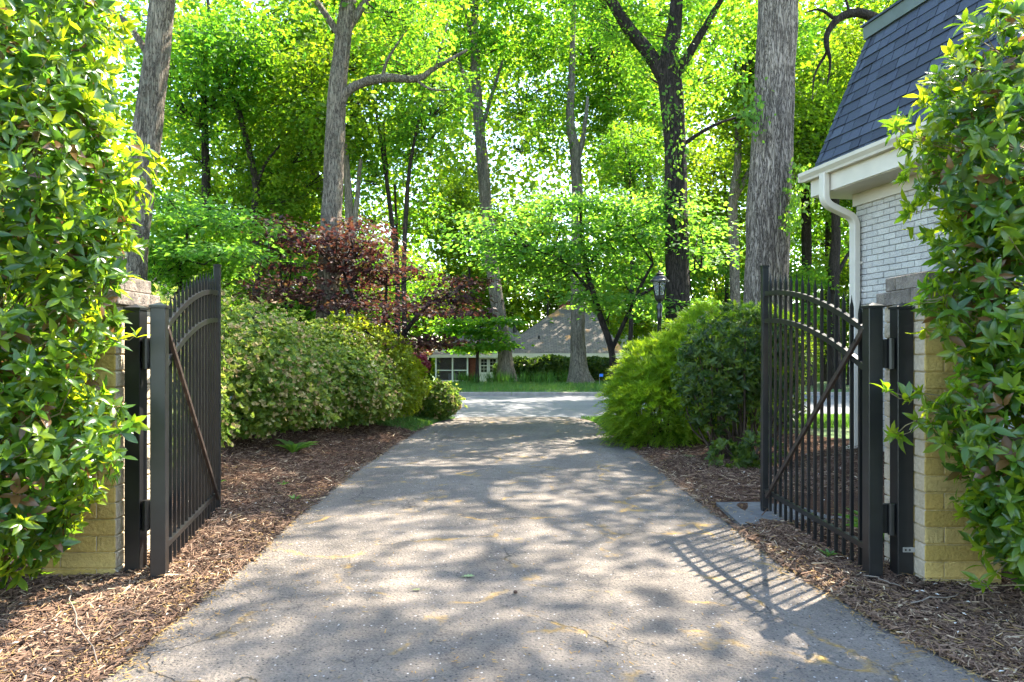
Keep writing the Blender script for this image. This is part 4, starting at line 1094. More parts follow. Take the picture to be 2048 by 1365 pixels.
# ------------------------------------------------------------------ shrubs
def shell_points(r, blobs, n, lo=.75, hi=1.04, zmin=.03, f=2.0, amp=.10):
    """points in the outer layer of a union of ellipsoids, with outward normals"""
    B = np.array(blobs, float); P, NN = [], []
    w = (B[:, 3] * B[:, 4] + B[:, 4] * B[:, 5] + B[:, 3] * B[:, 5]); w /= w.sum()
    got = 0
    while got < n:
        k = n
        i = r.choice(len(B), k, p=w); d = rdir(r, k)
        s = lo + (hi - lo) * np.sqrt(r.random(k))
        base = B[i, :3] + d * B[i, 3:]
        s = s * (1 + amp * wob(base, f))
        p = B[i, :3] + d * B[i, 3:] * s[:, None]
        inside = np.zeros(k, bool)
        for j in range(len(B)):
            q = (((p - B[j, :3]) / B[j, 3:]) ** 2).sum(1)
            inside |= (q < (lo * .92) ** 2) & (i != j)
        ok = ~inside & (p[:, 2] > zmin)
        nn = norm(d / B[i, 3:])
        P.append(p[ok]); NN.append(nn[ok]); got += ok.sum()
    return np.concatenate(P)[:n], np.concatenate(NN)[:n]
def whorls(r, P, Nn, per, leaf, tm, up=.6, open_=(.5, 1.1), rm=.5, rs=.2, jit=.2, topbias=0.0, wid=1.0):
    n = len(P); ax0 = norm(Nn + np.array([0, 0, up]) + r.normal(size=(n, 3)) * jit)
    t1 = norm(np.cross(ax0, np.array([.31, .17, .93]) + r.normal(size=(n, 3)) * .1)); t2 = np.cross(ax0, t1)
    k = np.maximum(2, r.normal(per, per * .2, n).astype(int)); ci = np.repeat(np.arange(n), k); m_ = len(ci)
    j = np.concatenate([np.arange(q) for q in k])
    th = j * 2.4 + r.random(n)[ci] * 6.28 + r.normal(0, .2, m_)
    op = r.uniform(*open_, m_)
    rad = np.cos(th)[:, None] * t1[ci] + np.sin(th)[:, None] * t2[ci]
    ax = np.cos(op)[:, None] * ax0[ci] + np.sin(op)[:, None] * rad
    nr = np.sin(op)[:, None] * ax0[ci] - np.cos(op)[:, None] * rad + r.normal(size=(m_, 3)) * .15
    s = leaf * (.5 + .85 * r.random(m_))
    pos = P[ci] - ax0[ci] * (.25 * leaf * j / np.maximum(1, k[ci]))[:, None]
    rn = np.clip((rm + rs * r.normal(size=n))[ci] + .1 * r.normal(size=m_), 0, 1)
    return place(tm, pos, ax, nr, s, rn, s * wid), pos, ax, nr, s, rn
def shrub(name, label, base, blobs, n, per, leaf, mat, tm=T_KITE, seed=1, cat='shrub', stems=6, spent=0, group=None, rm=.5, up=.6, stemr=.018, lo=.7, bark='twig', wid=1.0, amp=.1, f=2.0, rs=.2, zmin=.03):
    bx, by = base; z0 = gz(bx, by); r = np.random.default_rng(seed)
    e_ = empty(name, (bx, by, z0), 0, label, cat, group)
    P, Nn = shell_points(r, blobs, n, lo, 1.03, amp=amp, f=f, zmin=zmin)
    (V, F, R), *_ = whorls(r, P, Nn, per, leaf, tm, up, rm=rm, wid=wid, rs=rs)
    link('foliage', npmesh('foliage', V, F, R), mat, e_)
    if spent:
        P2, N2 = shell_points(r, blobs, spent, .93, 1.05, amp=amp, f=f, zmin=zmin)
        keep = wob(P2, 3.0) + .35 * r.normal(size=len(P2)) > .0
        (V, F, R), *_ = whorls(r, P2[keep], N2[keep], 4, leaf * .85, tm, up)
        link('spent_flowers', npmesh('spent_flowers', V, F, R), M['leaf_spent'], e_)
    if spent:                                        # stray shoots beyond the mound
        P3, N3 = shell_points(r, blobs, max(60, n // 25), 1.04, 1.22, amp=amp, f=f, zmin=.2)
        (V, F, R), *_ = whorls(r, P3, N3, 7, leaf * 1.1, tm, 1.0, rm=.75)
        link('shoots', npmesh('shoots', V, F, R), mat, e_)['kind'] = 'stuff'
    B = np.array(blobs); seg = []
    for k in range(stems):
        t_ = P[r.integers(len(P))]
        a = np.array([r.normal(0, .12) + (t_[0]) * .25, r.normal(0, .1) + t_[1] * .25, -.03])
        mid = a * .45 + t_ * .55 + np.array([0, 0, -.05]); seg += [(a, mid, stemr, stemr * .7), (mid, t_ * .96, stemr * .7, stemr * .25)]
    link('stems', twig_mesh('stems', seg, M[bark]), None, e_)
    return e_
# azaleas down the left side, local blobs
shrub('azalea_bush', 'broad tan-flecked azalea mound right behind the left gate', (-4.2, 9.6), [(0, 0, .75, 1.5, 1.4, 1.02), (.55, .35, .55, 1.15, 1.2, .72), (-1.2, .3, .8, 1.3, 1.3, 1.0), (.2, -.6, .5, 1.2, .9, .62)], 9500, 6, .058, M['leaf_azalea'], seed=301, spent=3000, amp=.2, f=3.0, stems=14, group='azaleas along the left bed')
shrub('azalea_bush', 'azalea mound in the middle of the left bed above the hosta', (-3.35, 11.4), [(0, 0, .6, 1.25, 1.3, .92), (.35, .3, .45, 1.05, 1.2, .66)], 6500, 6, .058, M['leaf_azalea'], seed=302, spent=1900, amp=.2, f=3.0, stems=10, group='azaleas along the left bed')
shrub('azalea_bush', 'azalea behind the left gate bars beside the left pier', (-4.6, 7.3), [(0, 0, .85, 1.4, 1.1, 1.0), (.4, -.4, .5, 1.2, .9, .62), (-.6, .2, .9, 1.2, 1.1, 1.12)], 7500, 6, .055, M['leaf_azalea'], seed=303, spent=1700, amp=.2, f=3.0, stems=12, group='azaleas along the left bed')
shrub('gold_leaf_shrub', 'bright yellow-green shrub behind the azalea mound under the red maple', (-3.0, 12.7), [(0, 0, .95, 1.15, .8, .78), (.6, .3, .6, .8, .7, .62), (-.7, .1, 1.0, .6, .6, .6)], 4200, 6, .075, M['leaf_gold'], seed=304, stems=10, tm=T_OVAL, amp=.28, f=3.2)
shrub('azalea_bush', 'small pale azalea at the far end of the left bed', (-2.75, 14.0), [(0, 0, .5, .8, .8, .7)], 2600, 6, .06, M['leaf_azalea'], seed=305, spent=1300, stems=7, group='azaleas along the left bed')
shrub('clipped_shrub', 'small clipped round shrub at the driveway mouth on the left', (-1.62, 14.35), [(0, 0, .36, .52, .42, .38), (-.5, .0, .38, .5, .45, .40)], 2600, 6, .065, M['leaf_azalea'], seed=306, stems=8, rm=.3, spent=500)
shrub('crimson_shrub', 'small crimson shrub near the porch corner across the street', (-3.7, 26.2), [(0, 0, .7, .55, .5, .45)], 900, 5, .12, M['leaf_red'], seed=307, stems=5)
shrub('clipped_hedge', 'dark clipped hedge against the low house wall across the street', (1.25, 29.6), [(-1.0, 0, .5, 1.0, .6, .5), (.2, 0, .52, 1.0, .6, .52), (1.1, 0, .5, .8, .6, .5), (2.4, .3, .5, .9, .6, .52)], 3200, 5, .14, M['leaf_dark'], seed=308, cat='hedge', stems=8, rm=.55)
# dark broadleaf shrub by the right gate, open underneath
shrub('broadleaf_shrub', 'dark glossy clipped shrub with bare lower branches beside the right gate', (2.95, 9.2), [(.05, 0, 1.45, .72, .62, .48), (-.25, -.15, 1.15, .58, .5, .55), (.38, 0, 1.3, .55, .5, .55), (-.45, -.25, .75, .35, .3, .4), (.5, -.1, .75, .35, .3, .35)], 1700, 6, .085, M['leaf_dark'], tm=T_OVAL, seed=310, stems=34, stemr=.024, rm=.5, wid=.95, rs=.3, lo=.6, zmin=.3, amp=.22, f=3.0)
shrub('broadleaf_seedling', 'low leafy sprout on the mulch below the dark glossy shrub', (2.55, 8.3), [(0, 0, .16, .22, .2, .16), (.35, .05, .2, .3, .2, .18)], 120, 6, .09, M['leaf_dark'], tm=T_OVAL, seed=311, stems=6, stemr=.006, rm=.6)
# feathery junipers
def juniper(label, base, blobs, n, seed, length=.34):
    bx, by = base; z0 = gz(bx, by); r = np.random.default_rng(seed)
    e_ = empty('feathery_juniper', (bx, by, z0), 0, label, 'shrub', 'feathery junipers')
    P, Nn = shell_points(r, blobs, n, .55, 1.0, amp=.12, f=1.6, zmin=.08)
    ax = norm(Nn * .8 + np.array([-.25, -.1, .45]) + r.normal(size=P.shape) * .28)
    side = norm(np.cross(ax, np.array([0, 0, 1.0]) + r.normal(size=P.shape) * .3))
    parts = []; ns = 15
    spr = np.clip(.5 + .2 * r.normal(size=n), 0, 1)
    for q in range(ns):
        t_ = (q + r.random(n)) / ns
        pos = P + ax * (t_ * length)[:, None] - np.array([0, 0, 1]) * (length * .55 * t_ ** 2)[:, None]
        for s_ in (-1, 1):
            d = norm(ax * 1.1 + side * s_ * (.75 - .3 * t_)[:, None] - np.array([0, 0, .45]) * t_[:, None] + r.normal(size=P.shape) * .22)
            ln = length * .38 * (1.15 - .6 * t_) * (.7 + .6 * r.random(n))
            parts.append(place(T_BLADE, pos, d, np.array([0, 0, 1.0]) + r.normal(size=P.shape) * .4, ln, np.clip(spr + .25 * (t_ - .4), 0, 1), .011))
    V, F, R = join(parts)
    link('foliage', npmesh('foliage', V, F, R), M['leaf_juniper'], e_)
    seg = [((r.normal(0, .06), r.normal(0, .06), -.03), tuple(P[r.integers(n)] * .8), .02, .006) for _ in range(16)]
    link('stems', twig_mesh('stems', seg, M['twig']), None, e_)
    return e_
juniper('bright feathery green juniper spilling over the right driveway edge', (2.35, 10.9), [(0, 0, .55, .75, .8, .60), (.0, .1, .95, .58, .6, .60), (-.2, -.35, .4, .55, .5, .45), (.42, .1, 1.15, .5, .5, .5)], 1900, 320)
juniper('feathery green juniper behind the dark glossy shrub', (3.6, 11.2), [(0, 0, .9, .8, .7, .9), (.3, 0, 1.5, .7, .6, .45), (-.5, 0, 1.55, .5, .5, .45)], 1300, 321)
# strappy leaves and small plants
def strap_plant(name, label, base, n, h, w, mat, seed, spread=.1, tm=None, cat='plant', group=None, lean=.7):
    bx, by = base; r = np.random.default_rng(seed)
    e_ = empty(name, (bx, by, gz(bx, by) + .02), r.random() * 6, label, cat, group)
    tm = tm or hedge_leaf(.5, .3, 1.0)
    for k in range(n):
        a = k * 2.4 + r.normal(0, .2); el_ = r.uniform(.5, 1.2) * lean
        V, F, R = place(tm, np.array([[cos(a) * spread * .3, sin(a) * spread * .3, 0]]), np.array([[cos(a) * sin(el_), sin(a) * sin(el_), cos(el_)]]), np.array([[-cos(a) * .5, -sin(a) * .5, 1.0]]), h * r.uniform(.7, 1.2), np.array([np.clip(r.normal(.5, .2), 0, 1)]), w)
        link('leaf', npmesh('leaf', V, F, R, smooth=True), mat, e_)
    return e_
strap_plant('hosta', 'small hosta with broad pointed leaves on the mulch before the azalea', (-2.78, 8.9), 9, .26, .09, M['leaf_grass'], 330, .1, cat='plant')
sp = [((-2.35, 7.2), 'tiny green sprout on the left mulch below the hosta'), ((-2.9, 6.9), 'tiny green sprout on the left mulch near the gate tip'), ((-2.05, 6.6), 'tiny pale sprout near the left drive edge'), ((2.75, 5.2), 'leafy green weed behind the right gate bars by the path'), ((2.15, 4.75), 'tiny sprout on the mulch under the right gate')]
for k, (b_, lab) in enumerate(sp):
    strap_plant('sprout', lab, b_, 6 if k != 3 else 16, .07 if k != 3 else .3, .025 if k != 3 else .04, M['leaf_grass'], 340 + k, .04, cat='plant', group='small sprouts in the mulch')
r = np.random.default_rng(350)
for k in range(9):
    x = -1.9 + k * .48 + r.normal(0, .1); y = 27.2 + r.normal(0, .4)
    r2 = np.random.default_rng(360 + k); m_ = 70
    e_ = empty('iris_clump', (x, y, gz(x, y)), 0, 'clump of grey-green strap leaves on the far verge before the house', 'plant', 'strap-leaved clumps on the far verge')
    a = r2.random(m_) * 6.28; el_ = r2.uniform(.1, .7, m_)
    V, F, R = place(T_BLADE, np.stack([r2.normal(0, .14, m_), r2.normal(0, .14, m_), np.zeros(m_)], -1), np.stack([np.cos(a) * np.sin(el_), np.sin(a) * np.sin(el_), np.cos(el_)], -1), np.stack([np.cos(a), np.sin(a), np.full(m_, .3)], -1), .5 * r2.uniform(.6, 1.2, m_), r2.random(m_) * .5, .03)
    link('leaves', npmesh('leaves', V, F, R), M['leaf_grass'], e_)
#@@PART4
# ------------------------------------------------------------------ foreground hedges, single large leaves in front
def big_hedge(label, base, blobs, n, seed, cam_near, sprigs=()):
    bx, by = base; z0 = gz(bx, by); r = np.random.default_rng(seed)
    e_ = empty('broadleaf_hedge', (bx, by, z0), 0, label, 'hedge', 'tall broadleaf hedges at the gate')
    org = np.array([bx, by, z0])
    LB = [(b[0] - bx, b[1] - by, b[2] - z0, b[3], b[4], b[5]) for b in blobs]
    P, Nn = shell_points(r, LB, n, .72, 1.04, .05, 4.5, .17)
    for s_ in sprigs:
        P = np.concatenate([P, [np.array(q[:3]) - org for q in s_]]); Nn = np.concatenate([Nn, [q[3] for q in s_]])
    parts = []; allv = []
    # tip whorls are fresh and yellow-green, filler leaves inside the hedge are darker
    kinds = r.integers(0, 4, len(P))
    rec = []
    for t_ in range(4):
        q = kinds == t_
        d_, pos, ax, nr, s, rn = whorls(r, P[q], Nn[q], 6.5, .082, T_HEDGE[t_], .35, (.45, 1.35), rm=.62, rs=.25, jit=.4)
        rec.append((t_, pos, ax, nr, s, rn))
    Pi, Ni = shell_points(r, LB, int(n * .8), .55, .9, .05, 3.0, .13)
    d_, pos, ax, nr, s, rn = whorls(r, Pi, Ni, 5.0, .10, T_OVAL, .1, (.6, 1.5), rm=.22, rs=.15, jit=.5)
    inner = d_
    # the 300 that show largest (nearest the camera and in view) are single leaves
    A = [np.concatenate([x[i] for x in rec]) for i in (1, 2, 3, 4, 5)]; K = np.concatenate([np.full(len(x[1]), x[0]) for x in rec])
    wp = A[0] + org - np.array([0, 0, CAM_H]); dist = np.linalg.norm(wp, axis=1)
    u = 1024 + 1400 * wp[:, 0] / wp[:, 1]; v = 698 - 1400 * wp[:, 2] / wp[:, 1]
    score = A[3] / dist * (.3 + np.abs((norm(A[2]) * norm(wp)).sum(1))) * ((u > 10) & (u < 2038) & (v > 5) & (v < 1300))
    # keep those not hidden: nothing nearer in the same small cell
    cell = (np.floor(u / 26).astype(int) * 1000 + np.floor(v / 26).astype(int)); order = np.argsort(dist); seen = {}; front = np.zeros(len(dist), bool)
    for i in order:
        if score[i] <= 0: continue
        c_ = cell[i]
        if seen.get(c_, 0) < 1: front[i] = True
        seen[c_] = seen.get(c_, 0) + 1
    score = score * front
    pick = np.argsort(-score)[:300]; single = np.zeros(len(dist), bool); single[pick] = True
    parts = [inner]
    for t_ in range(4):
        q = (K == t_) & ~single
        parts.append(place(T_HEDGE[t_], A[0][q], A[1][q], A[2][q], A[3][q], A[4][q]))
    V, F, R = join(parts)
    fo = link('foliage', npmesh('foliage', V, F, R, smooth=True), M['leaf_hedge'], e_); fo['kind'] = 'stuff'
    cache = {}
    for i in pick:
        b = int(A[4][i] * 9.99); key = (K[i], b)
        if key not in cache:
            V, F = T_HEDGE[K[i]]
            me = npmesh('leaf', V, F, np.full(len(F), (b + .5) / 10), smooth=True); me.materials.append(M['leaf_hedge']); cache[key] = me
        x, y, z = frames(A[1][i][None], A[2][i][None])
        m4 = Matrix(((x[0][0], y[0][0], z[0][0]), (x[0][1], y[0][1], z[0][1]), (x[0][2], y[0][2], z[0][2])))
        o = bpy.data.objects.new('leaf', cache[key]); COL.objects.link(o); o.parent = e_
        o.location = A[0][i]; o.rotation_euler = m4.to_euler(); o.scale = (A[3][i],) * 3
    seg = []
    cen = np.array([[b[0], b[1], b[2]] for b in LB])
    for i in r.permutation(len(P))[:700]:
        h = cen[np.argmin(((cen - P[i]) ** 2).sum(1))]
        st_ = h + (P[i] - h) * r.uniform(.35, .7) + np.array([0, 0, -.12])
        seg.append((st_, P[i], .006, .0022))
    for s_ in sprigs:
        q = [np.array(w_[:3]) - org for w_ in s_]
        seg.append((q[0] + (q[0] - q[-1]) * .8, q[len(q) // 2], .006, .004)); seg.append((q[len(q) // 2], q[-1], .004, .0025))
        for a_, b_ in zip(q[:-1], q[1:]): seg.append((a_, b_, .003, .003))
    for k in range(9):
        c_ = cen[r.integers(len(cen))]
        seg.append((np.array([c_[0] * .5, c_[1] * .3 + .05, -.05]), c_ + r.normal(size=3) * .15, .03, .014))
    link('stems', twig_mesh('stems', seg, M['twig_hedge']), None, e_)
    return e_
def sprig(r, p0, p1, n):
    p0 = np.array(p0); p1 = np.array(p1); d = norm(p1 - p0)
    return [(*(p0 + (p1 - p0) * t_ + r.normal(size=3) * .03), norm(d + np.array([0, 0, .3]) + r.normal(size=3) * .4)) if False else (*(p0 + (p1 - p0) * t_ + r.normal(size=3) * .03), norm(d + np.array([0, 0, .3]) + r.normal(size=3) * .5)) for t_ in np.linspace(0, 1, n)]
def spr(r, a, b, n): return [(q[0], q[1], q[2], q[3]) for q in sprig(r, a, b, n)]
r = np.random.default_rng(400)
big_hedge('tall glossy light-green hedge filling the left edge over the left pier', (-3.05, 4.0),
          [(-3.05, 3.95, 3.35, .78, .75, .95), (-2.95, 3.9, 2.4, .84, .62, .8), (-3.05, 3.9, 1.65, .80, .55, .8), (-3.0, 3.85, .95, .78, .45, .62), (-2.98, 3.8, .58, .60, .42, .40), (-4.1, 4.0, 2.2, 1.0, .8, 2.0)], 3900, 401, 1,
          [spr(r, (-2.4, 3.95, 1.35), (-2.12, 3.9, 1.55), 7), spr(r, (-2.4, 3.9, 1.75), (-2.1, 3.9, 1.85), 6), spr(r, (-2.5, 3.9, 1.2), (-2.22, 3.95, 1.15), 6), spr(r, (-2.6, 3.8, .6), (-2.33, 3.85, .62), 6), spr(r, (-2.8, 3.6, .42), (-2.62, 3.5, .3), 5)])
big_hedge('tall glossy green hedge filling the right edge over the right pier', (3.05, 3.8),
          [(3.12, 3.75, 2.55, .98, .58, .78), (3.2, 3.75, 1.75, .92, .52, .75), (3.14, 3.7, 1.0, .88, .42, .62), (3.16, 3.65, .55, .8, .36, .42), (4.2, 3.8, 1.9, 1.0, .7, 1.6)], 3900, 402, 1,
          [spr(r, (2.5, 3.9, 1.12), (2.12, 3.95, 1.22), 7), spr(r, (2.45, 3.9, 1.05), (2.16, 3.95, 1.0), 5), spr(r, (2.5, 3.8, 1.6), (2.2, 3.8, 1.7), 6), spr(r, (2.5, 3.7, 2.5), (2.05, 3.72, 2.62), 6), spr(r, (2.6, 3.7, .35), (2.4, 3.65, .22), 5)])

# ------------------------------------------------------------------ lamp post
lx, ly = px(1319, 700, 12.2)[0], 12.2
lp = empty('lamp_post', (lx, ly, gz(lx, ly)), .3, 'black lantern lamp post rising behind the clipped shrubs', 'lamp')
zt = px(0, 541, 12.2)[1] - gz(lx, ly)                      # top of the finial
MB().lathe([(.10, 0), (.10, .05), (.06, .09), (.048, .30), (.036, .34), (.034, zt - .85), (.05, zt - .82), (.036, zt - .78), (.045, zt - .70), (.055, zt - .62), (.028, zt - .58), (.028, zt - .55), (.0, zt - .55)], 14).build('post', M['gate'], lp, smooth=True)
MB().lathe([(.0, zt - .55), (.05, zt - .55), (.085, zt - .50), (.095, zt - .44), (.0, zt - .44)], 8).build('lantern_base', M['gate'], lp)
M['lamp_glass'], nt, nd, p = newmat('clear_lamp_glass')
p.inputs['Base Color'].default_value = (.92, .92, .9, 1); p.inputs['Roughness'].default_value = .1
p.inputs['Transmission Weight'].default_value = .85; p.inputs['IOR'].default_value = 1.1
for k in range(6):
    a0, a1 = 2 * pi * k / 6, 2 * pi * (k + 1) / 6; r0, r1 = .088, .135; z0_, z1_ = zt - .44, zt - .20
    MB().bar((cos(a0) * r0, sin(a0) * r0, z0_), (cos(a0) * r1, sin(a0) * r1, z1_), .016, .016, (0, 1, .1)).build('lantern_bar', M['gate'], lp)
    q = [(cos(a) * rr * .97, sin(a) * rr * .97, z) for a, rr, z in ((a0, r0, z0_), (a1, r0, z0_), (a1, r1, z1_), (a0, r1, z1_))]
    q2 = [(x * .96, y * .96, z) for x, y, z in q]
    MB().add(q + q2, [(0, 1, 2, 3), (7, 6, 5, 4), (0, 4, 5, 1), (1, 5, 6, 2), (2, 6, 7, 3), (3, 7, 4, 0)]).build('glass_pane', M['lamp_glass'], lp)
MB().tube([(0, 0, zt - .44), (0, 0, zt - .38)], .018, 8).build('candle_socket', M['white'], lp)
MB().lathe([(0, zt - .38), (.022, zt - .36), (.028, zt - .33), (.018, zt - .29), (0, zt - .27)], 8).build('bulb', M['white'], lp, smooth=True)
MB().lathe([(.0, zt - .205), (.165, zt - .205), (.165, zt - .175), (.13, zt - .16), (.11, zt - .11), (.065, zt - .09), (.05, zt - .075), (.075, zt - .065), (.06, zt - .05), (.02, zt - .04), (.024, zt - .025), (.012, zt - .012), (.0, zt)], 12).build('lantern_roof', M['gate'], lp, smooth=False)

# ------------------------------------------------------------------ house across the street
def roof_mat(name, a, b, litter_amt):
    m, nt, nd, p = newmat(name)
    v = coords(nt); w_ = N(nt, 'TexBrick'); w_.inputs['Scale'].default_value = 1.0
    w_.inputs['Brick Width'].default_value = .3; w_.inputs['Row Height'].default_value = .14; w_.inputs['Mortar Size'].default_value = .012
    w_.inputs['Color1'].default_value = (*a, 1); w_.inputs['Color2'].default_value = (*b, 1); w_.inputs['Mortar'].default_value = (a[0] * .4, a[1] * .4, a[2] * .4, 1)
    nt.links.new(v, w_.inputs['Vector'])
    c = w_.outputs[0]
    n1 = noise(nt, v, .55, 6, .65)
    c = mixc(nt, ramp(nt, n1, [(.56, (0, 0, 0)), (.64, (litter_amt,) * 3)]), c, (.42, .21, .06))
    nt.links.new(c, p.inputs['Base Color']); p.inputs['Roughness'].default_value = .9
    bump(nt, p, w_.outputs[1], .4, .02)
    return m
M['roof_far'] = roof_mat('leaf_strewn_roof', (.095, .08, .06), (.145, .122, .092), .9)
M['roof_brown'] = roof_mat('brown_roof', (.20, .14, .10), (.27, .19, .14), .4)
M['brick_red'] = plain('far_red_brick', (.16, .055, .035), .9, .2, var=.3, scale=9)
M['siding'] = plain('white_siding', (.62, .61, .57), .6, .3, var=.06)
FY = 40.0; FZ = gz(0, 40)
def P_(x, y, d=FY): return px(x, y, d)
fh = empty('low_house', (0, FY, FZ), 0, 'low house across the street with a screened porch and leaf-strewn grey roof', 'house')
def lz(z): return z - FZ
ez = P_(0, 712)[1]                                       # eave height
xL, xP, xS, xR = P_(872, 0)[0], P_(940, 0)[0], P_(1000, 0)[0], P_(1240, 0)[0]
MB().box(xS, xR, .2, 9, -.1, lz(ez) + .15).build('wall', M['brick_red'], fh)
sw = MB().box(xP + .15, xS, .35, 8.8, -.1, lz(ez) + .1).build('wall', M['siding'], fh)
for k in range(17):
    z = .0 + k * .15
    if z + .15 > lz(ez): break
    mb = MB().add([(xP + .36, .31, z), (xS - .002, .31, z), (xS - .002, .352, z), (xP + .36, .352, z), (xP + .36, .338, z + .148), (xS - .002, .338, z + .148)], [(0, 1, 5, 4), (0, 3, 2, 1)])
    mb.build('siding_board', M['siding'], sw)
# brick strip between the porch and the siding
MB().box(xP + .02, xP + .34, .25, .6, -.1, lz(ez) + .1).build('brick_panel', M['brick_red'], fh)
def far_window(xc, zc, w, h, y, cols, rows, parent):
    f = MB()
    t_ = .06
    f.box(xc - w / 2 - t_, xc - w / 2, y - .06, y + .02, zc - h / 2 - t_, zc + h / 2 + t_).box(xc + w / 2, xc + w / 2 + t_, y - .06, y + .02, zc - h / 2 - t_, zc + h / 2 + t_)
    f.box(xc - w / 2, xc + w / 2, y - .06, y + .02, zc + h / 2, zc + h / 2 + t_).box(xc - w / 2 - t_, xc + w / 2 + t_, y - .09, y + .02, zc - h / 2 - t_ - .03, zc - h / 2)
    f.box(xc - w / 2, xc + w / 2, y - .05, y + .0, zc - .025, zc + .025)
    win = f.build('window', M['white'], parent)
    for i in range(cols):
        for j in range(rows):
            x0 = xc - w / 2 + w * i / cols; z0_ = zc - h / 2 + h * j / rows
            MB().box(x0 + .012, x0 + w / cols - .012, y - .02, y - .01, z0_ + .012, z0_ + h / rows - .012).build('pane', M['glass'], win)
    return win
for xp in (967.5, 985.5):
    wx, wz = P_(xp, 732)
    far_window(wx, lz(wz), .36, .78, .3, 2, 4, fh)
# screened porch
def pp(x, y): a = P_(x, y); return a[0], lz(a[1])
porch = empty('screened_porch', (0, 0, 0)); porch.parent = fh
x0, zt_ = pp(871, 708); x1, _ = pp(936, 708)
for xp in (872, 905, 935):
    xx = pp(xp, 0)[0]; MB().box(xx - .04, xx + .04, -.05, .05, -.1, zt_).build('post', M['white'], porch)
for yp, h_ in ((714, .07), (741, .05), (762, .06)):
    zz = pp(0, yp)[1]; MB().box(x0 + .04, x1, -.035, .035, zz - h_ / 2, zz + h_ / 2).build('rail', M['white'], porch)
MB().box(x0 - .1, x1 + .05, -.08, .4, zt_, zt_ + .22).build('beam', M['trim'], porch)
M['screen'], nt, nd, p = newmat('porch_screen'); p.inputs['Base Color'].default_value = (.03, .032, .034, 1); p.inputs['Roughness'].default_value = .6; p.inputs['Alpha'].default_value = .55
for a_, b_ in ((872, 905), (905, 935)):
    xa, xb = pp(a_, 0)[0] + .045, pp(b_, 0)[0] - .045
    MB().box(xa, xb, .0, .004, -.05, zt_).build('screen', M['screen'], porch)
MB().box(x0, x1 + .2, 2.6, 2.7, -.1, zt_).build('back_wall', M['brick_red'], porch)
MB().box(x0 + .5, x0 + 1.0, 2.5, 2.62, .9, 1.6).build('framed_picture', M['white'], porch)
MB().box(x0 + 1.1, x0 + 1.7, 1.2, 1.8, .0, .5).box(x0 + 1.1, x0 + 1.7, 1.7, 1.8, .5, 1.0).build('porch_chair', M['gate'], porch)
MB().box(x0 - .1, x1 + .1, -.1, 2.8, -.3, -.12).build('porch_floor', M['kerb'], porch)
# roofs
def hip(name, x0, x1, y0, y1, z0_, rz_, rx0, rx1, ry, mat, parent):
    return MB().add([(x0, y0, z0_), (x1, y0, z0_), (x1, y1, z0_), (x0, y1, z0_), (rx0, ry, rz_), (rx1, ry, rz_)], [(0, 1, 5, 4), (1, 2, 5), (2, 3, 4, 5), (3, 0, 4), (3, 2, 1, 0)]).build(name, mat, parent)
pk = px(1128, 611, 45.0)
rf = hip('roof', P_(985, 0)[0], xR + .3, -.35, 9.5, lz(ez) + .12, lz(pk[1]), pk[0], pk[0] + 1.6, 5.0, M['roof_far'], fh)
hip('wing_roof', xL - .35, xS + 2.2, -.4, 7.0, lz(ez) + .05, lz(px(0, 655, 43)[1]), px(955, 0, 43)[0], px(1030, 0, 43)[0], 3.2, M['roof_far'], fh)
MB().box(P_(985, 0)[0] + .0, xR + .3, -.42, -.352, lz(ez) - .12, lz(ez) + .14).build('eave_board', M['trim'], fh)
MB().box(xL - .35, P_(985, 0)[0] - .01, -.46, -.402, lz(ez) - .10, lz(ez) + .07).build('eave_board', M['trim'], fh)
cx_, cz_ = px(1131, 604, 46)
ch = MB().box(cx_ - .45, cx_ + .35, 5.6, 6.4, lz(cz_) - 2.0, lz(cz_)).build('chimney', M['brick_red'], rf)
MB().box(cx_ - .5, cx_ + .4, 5.55, 6.45, lz(cz_), lz(cz_) + .1).build('chimney_cap', M['kerb'], ch)
for xp, yp in ((1078, 675), (1066, 697)):                     # roof vents
    vx, vz = px(xp, yp, 41.2); MB().lathe([(.05, lz(vz) - .25), (.05, lz(vz) + .08), (.075, lz(vz) + .09), (.0, lz(vz) + .12)], 8, (vx, 1.2 if yp < 690 else .4)).build('roof_vent', M['gate'], rf)
vx, vz = px(1029, 652, 42.5); MB().lathe([(.10, lz(vz) - .7), (.10, lz(vz)), (.13, lz(vz) + .01), (.0, lz(vz) + .1)], 8, (vx, 2.5)).build('vent_pipe', M['gate'], rf)
# grey and white house behind on the right, and brown-roofed house on the left
gh = empty('pale_house', (7.6, 52, gz(7.6, 52)), 0, 'pale grey house glimpsed between the trunks right of the chimney', 'house')
MB().box(-3.4, 3.4, 0, 6, -.1, 4.4).build('wall', M['siding'], gh)
hip('roof', -3.8, 3.8, -.5, 6.5, 4.4, 6.2, -1.6, 1.6, 3, plain('grey_roof', (.2, .21, .22), .9, .2, var=.2), gh)
far_window(-1.6, 2.6, .9, 1.4, 0, 2, 2, gh); far_window(1.2, 2.6, .9, 1.4, 0, 2, 2, gh)
bh = empty('brown_roof_house', (-14.2, 30.5, gz(-14, 30)), 0, 'house with a sunlit brown roof glimpsed above the left gate', 'house')
MB().box(-3.2, 3.4, 0, 7, -.1, 3.4).build('wall', M['brick_red'], bh)
hip('roof', -3.8, 4.0, -.5, 7.5, 3.4, 5.9, -1.2, 1.4, 3.5, M['roof_brown'], bh)
far_window(-1.2, 2.0, .9, 1.3, 0, 2, 2, bh); far_window(1.4, 2.0, .9, 1.3, 0, 2, 2, bh)

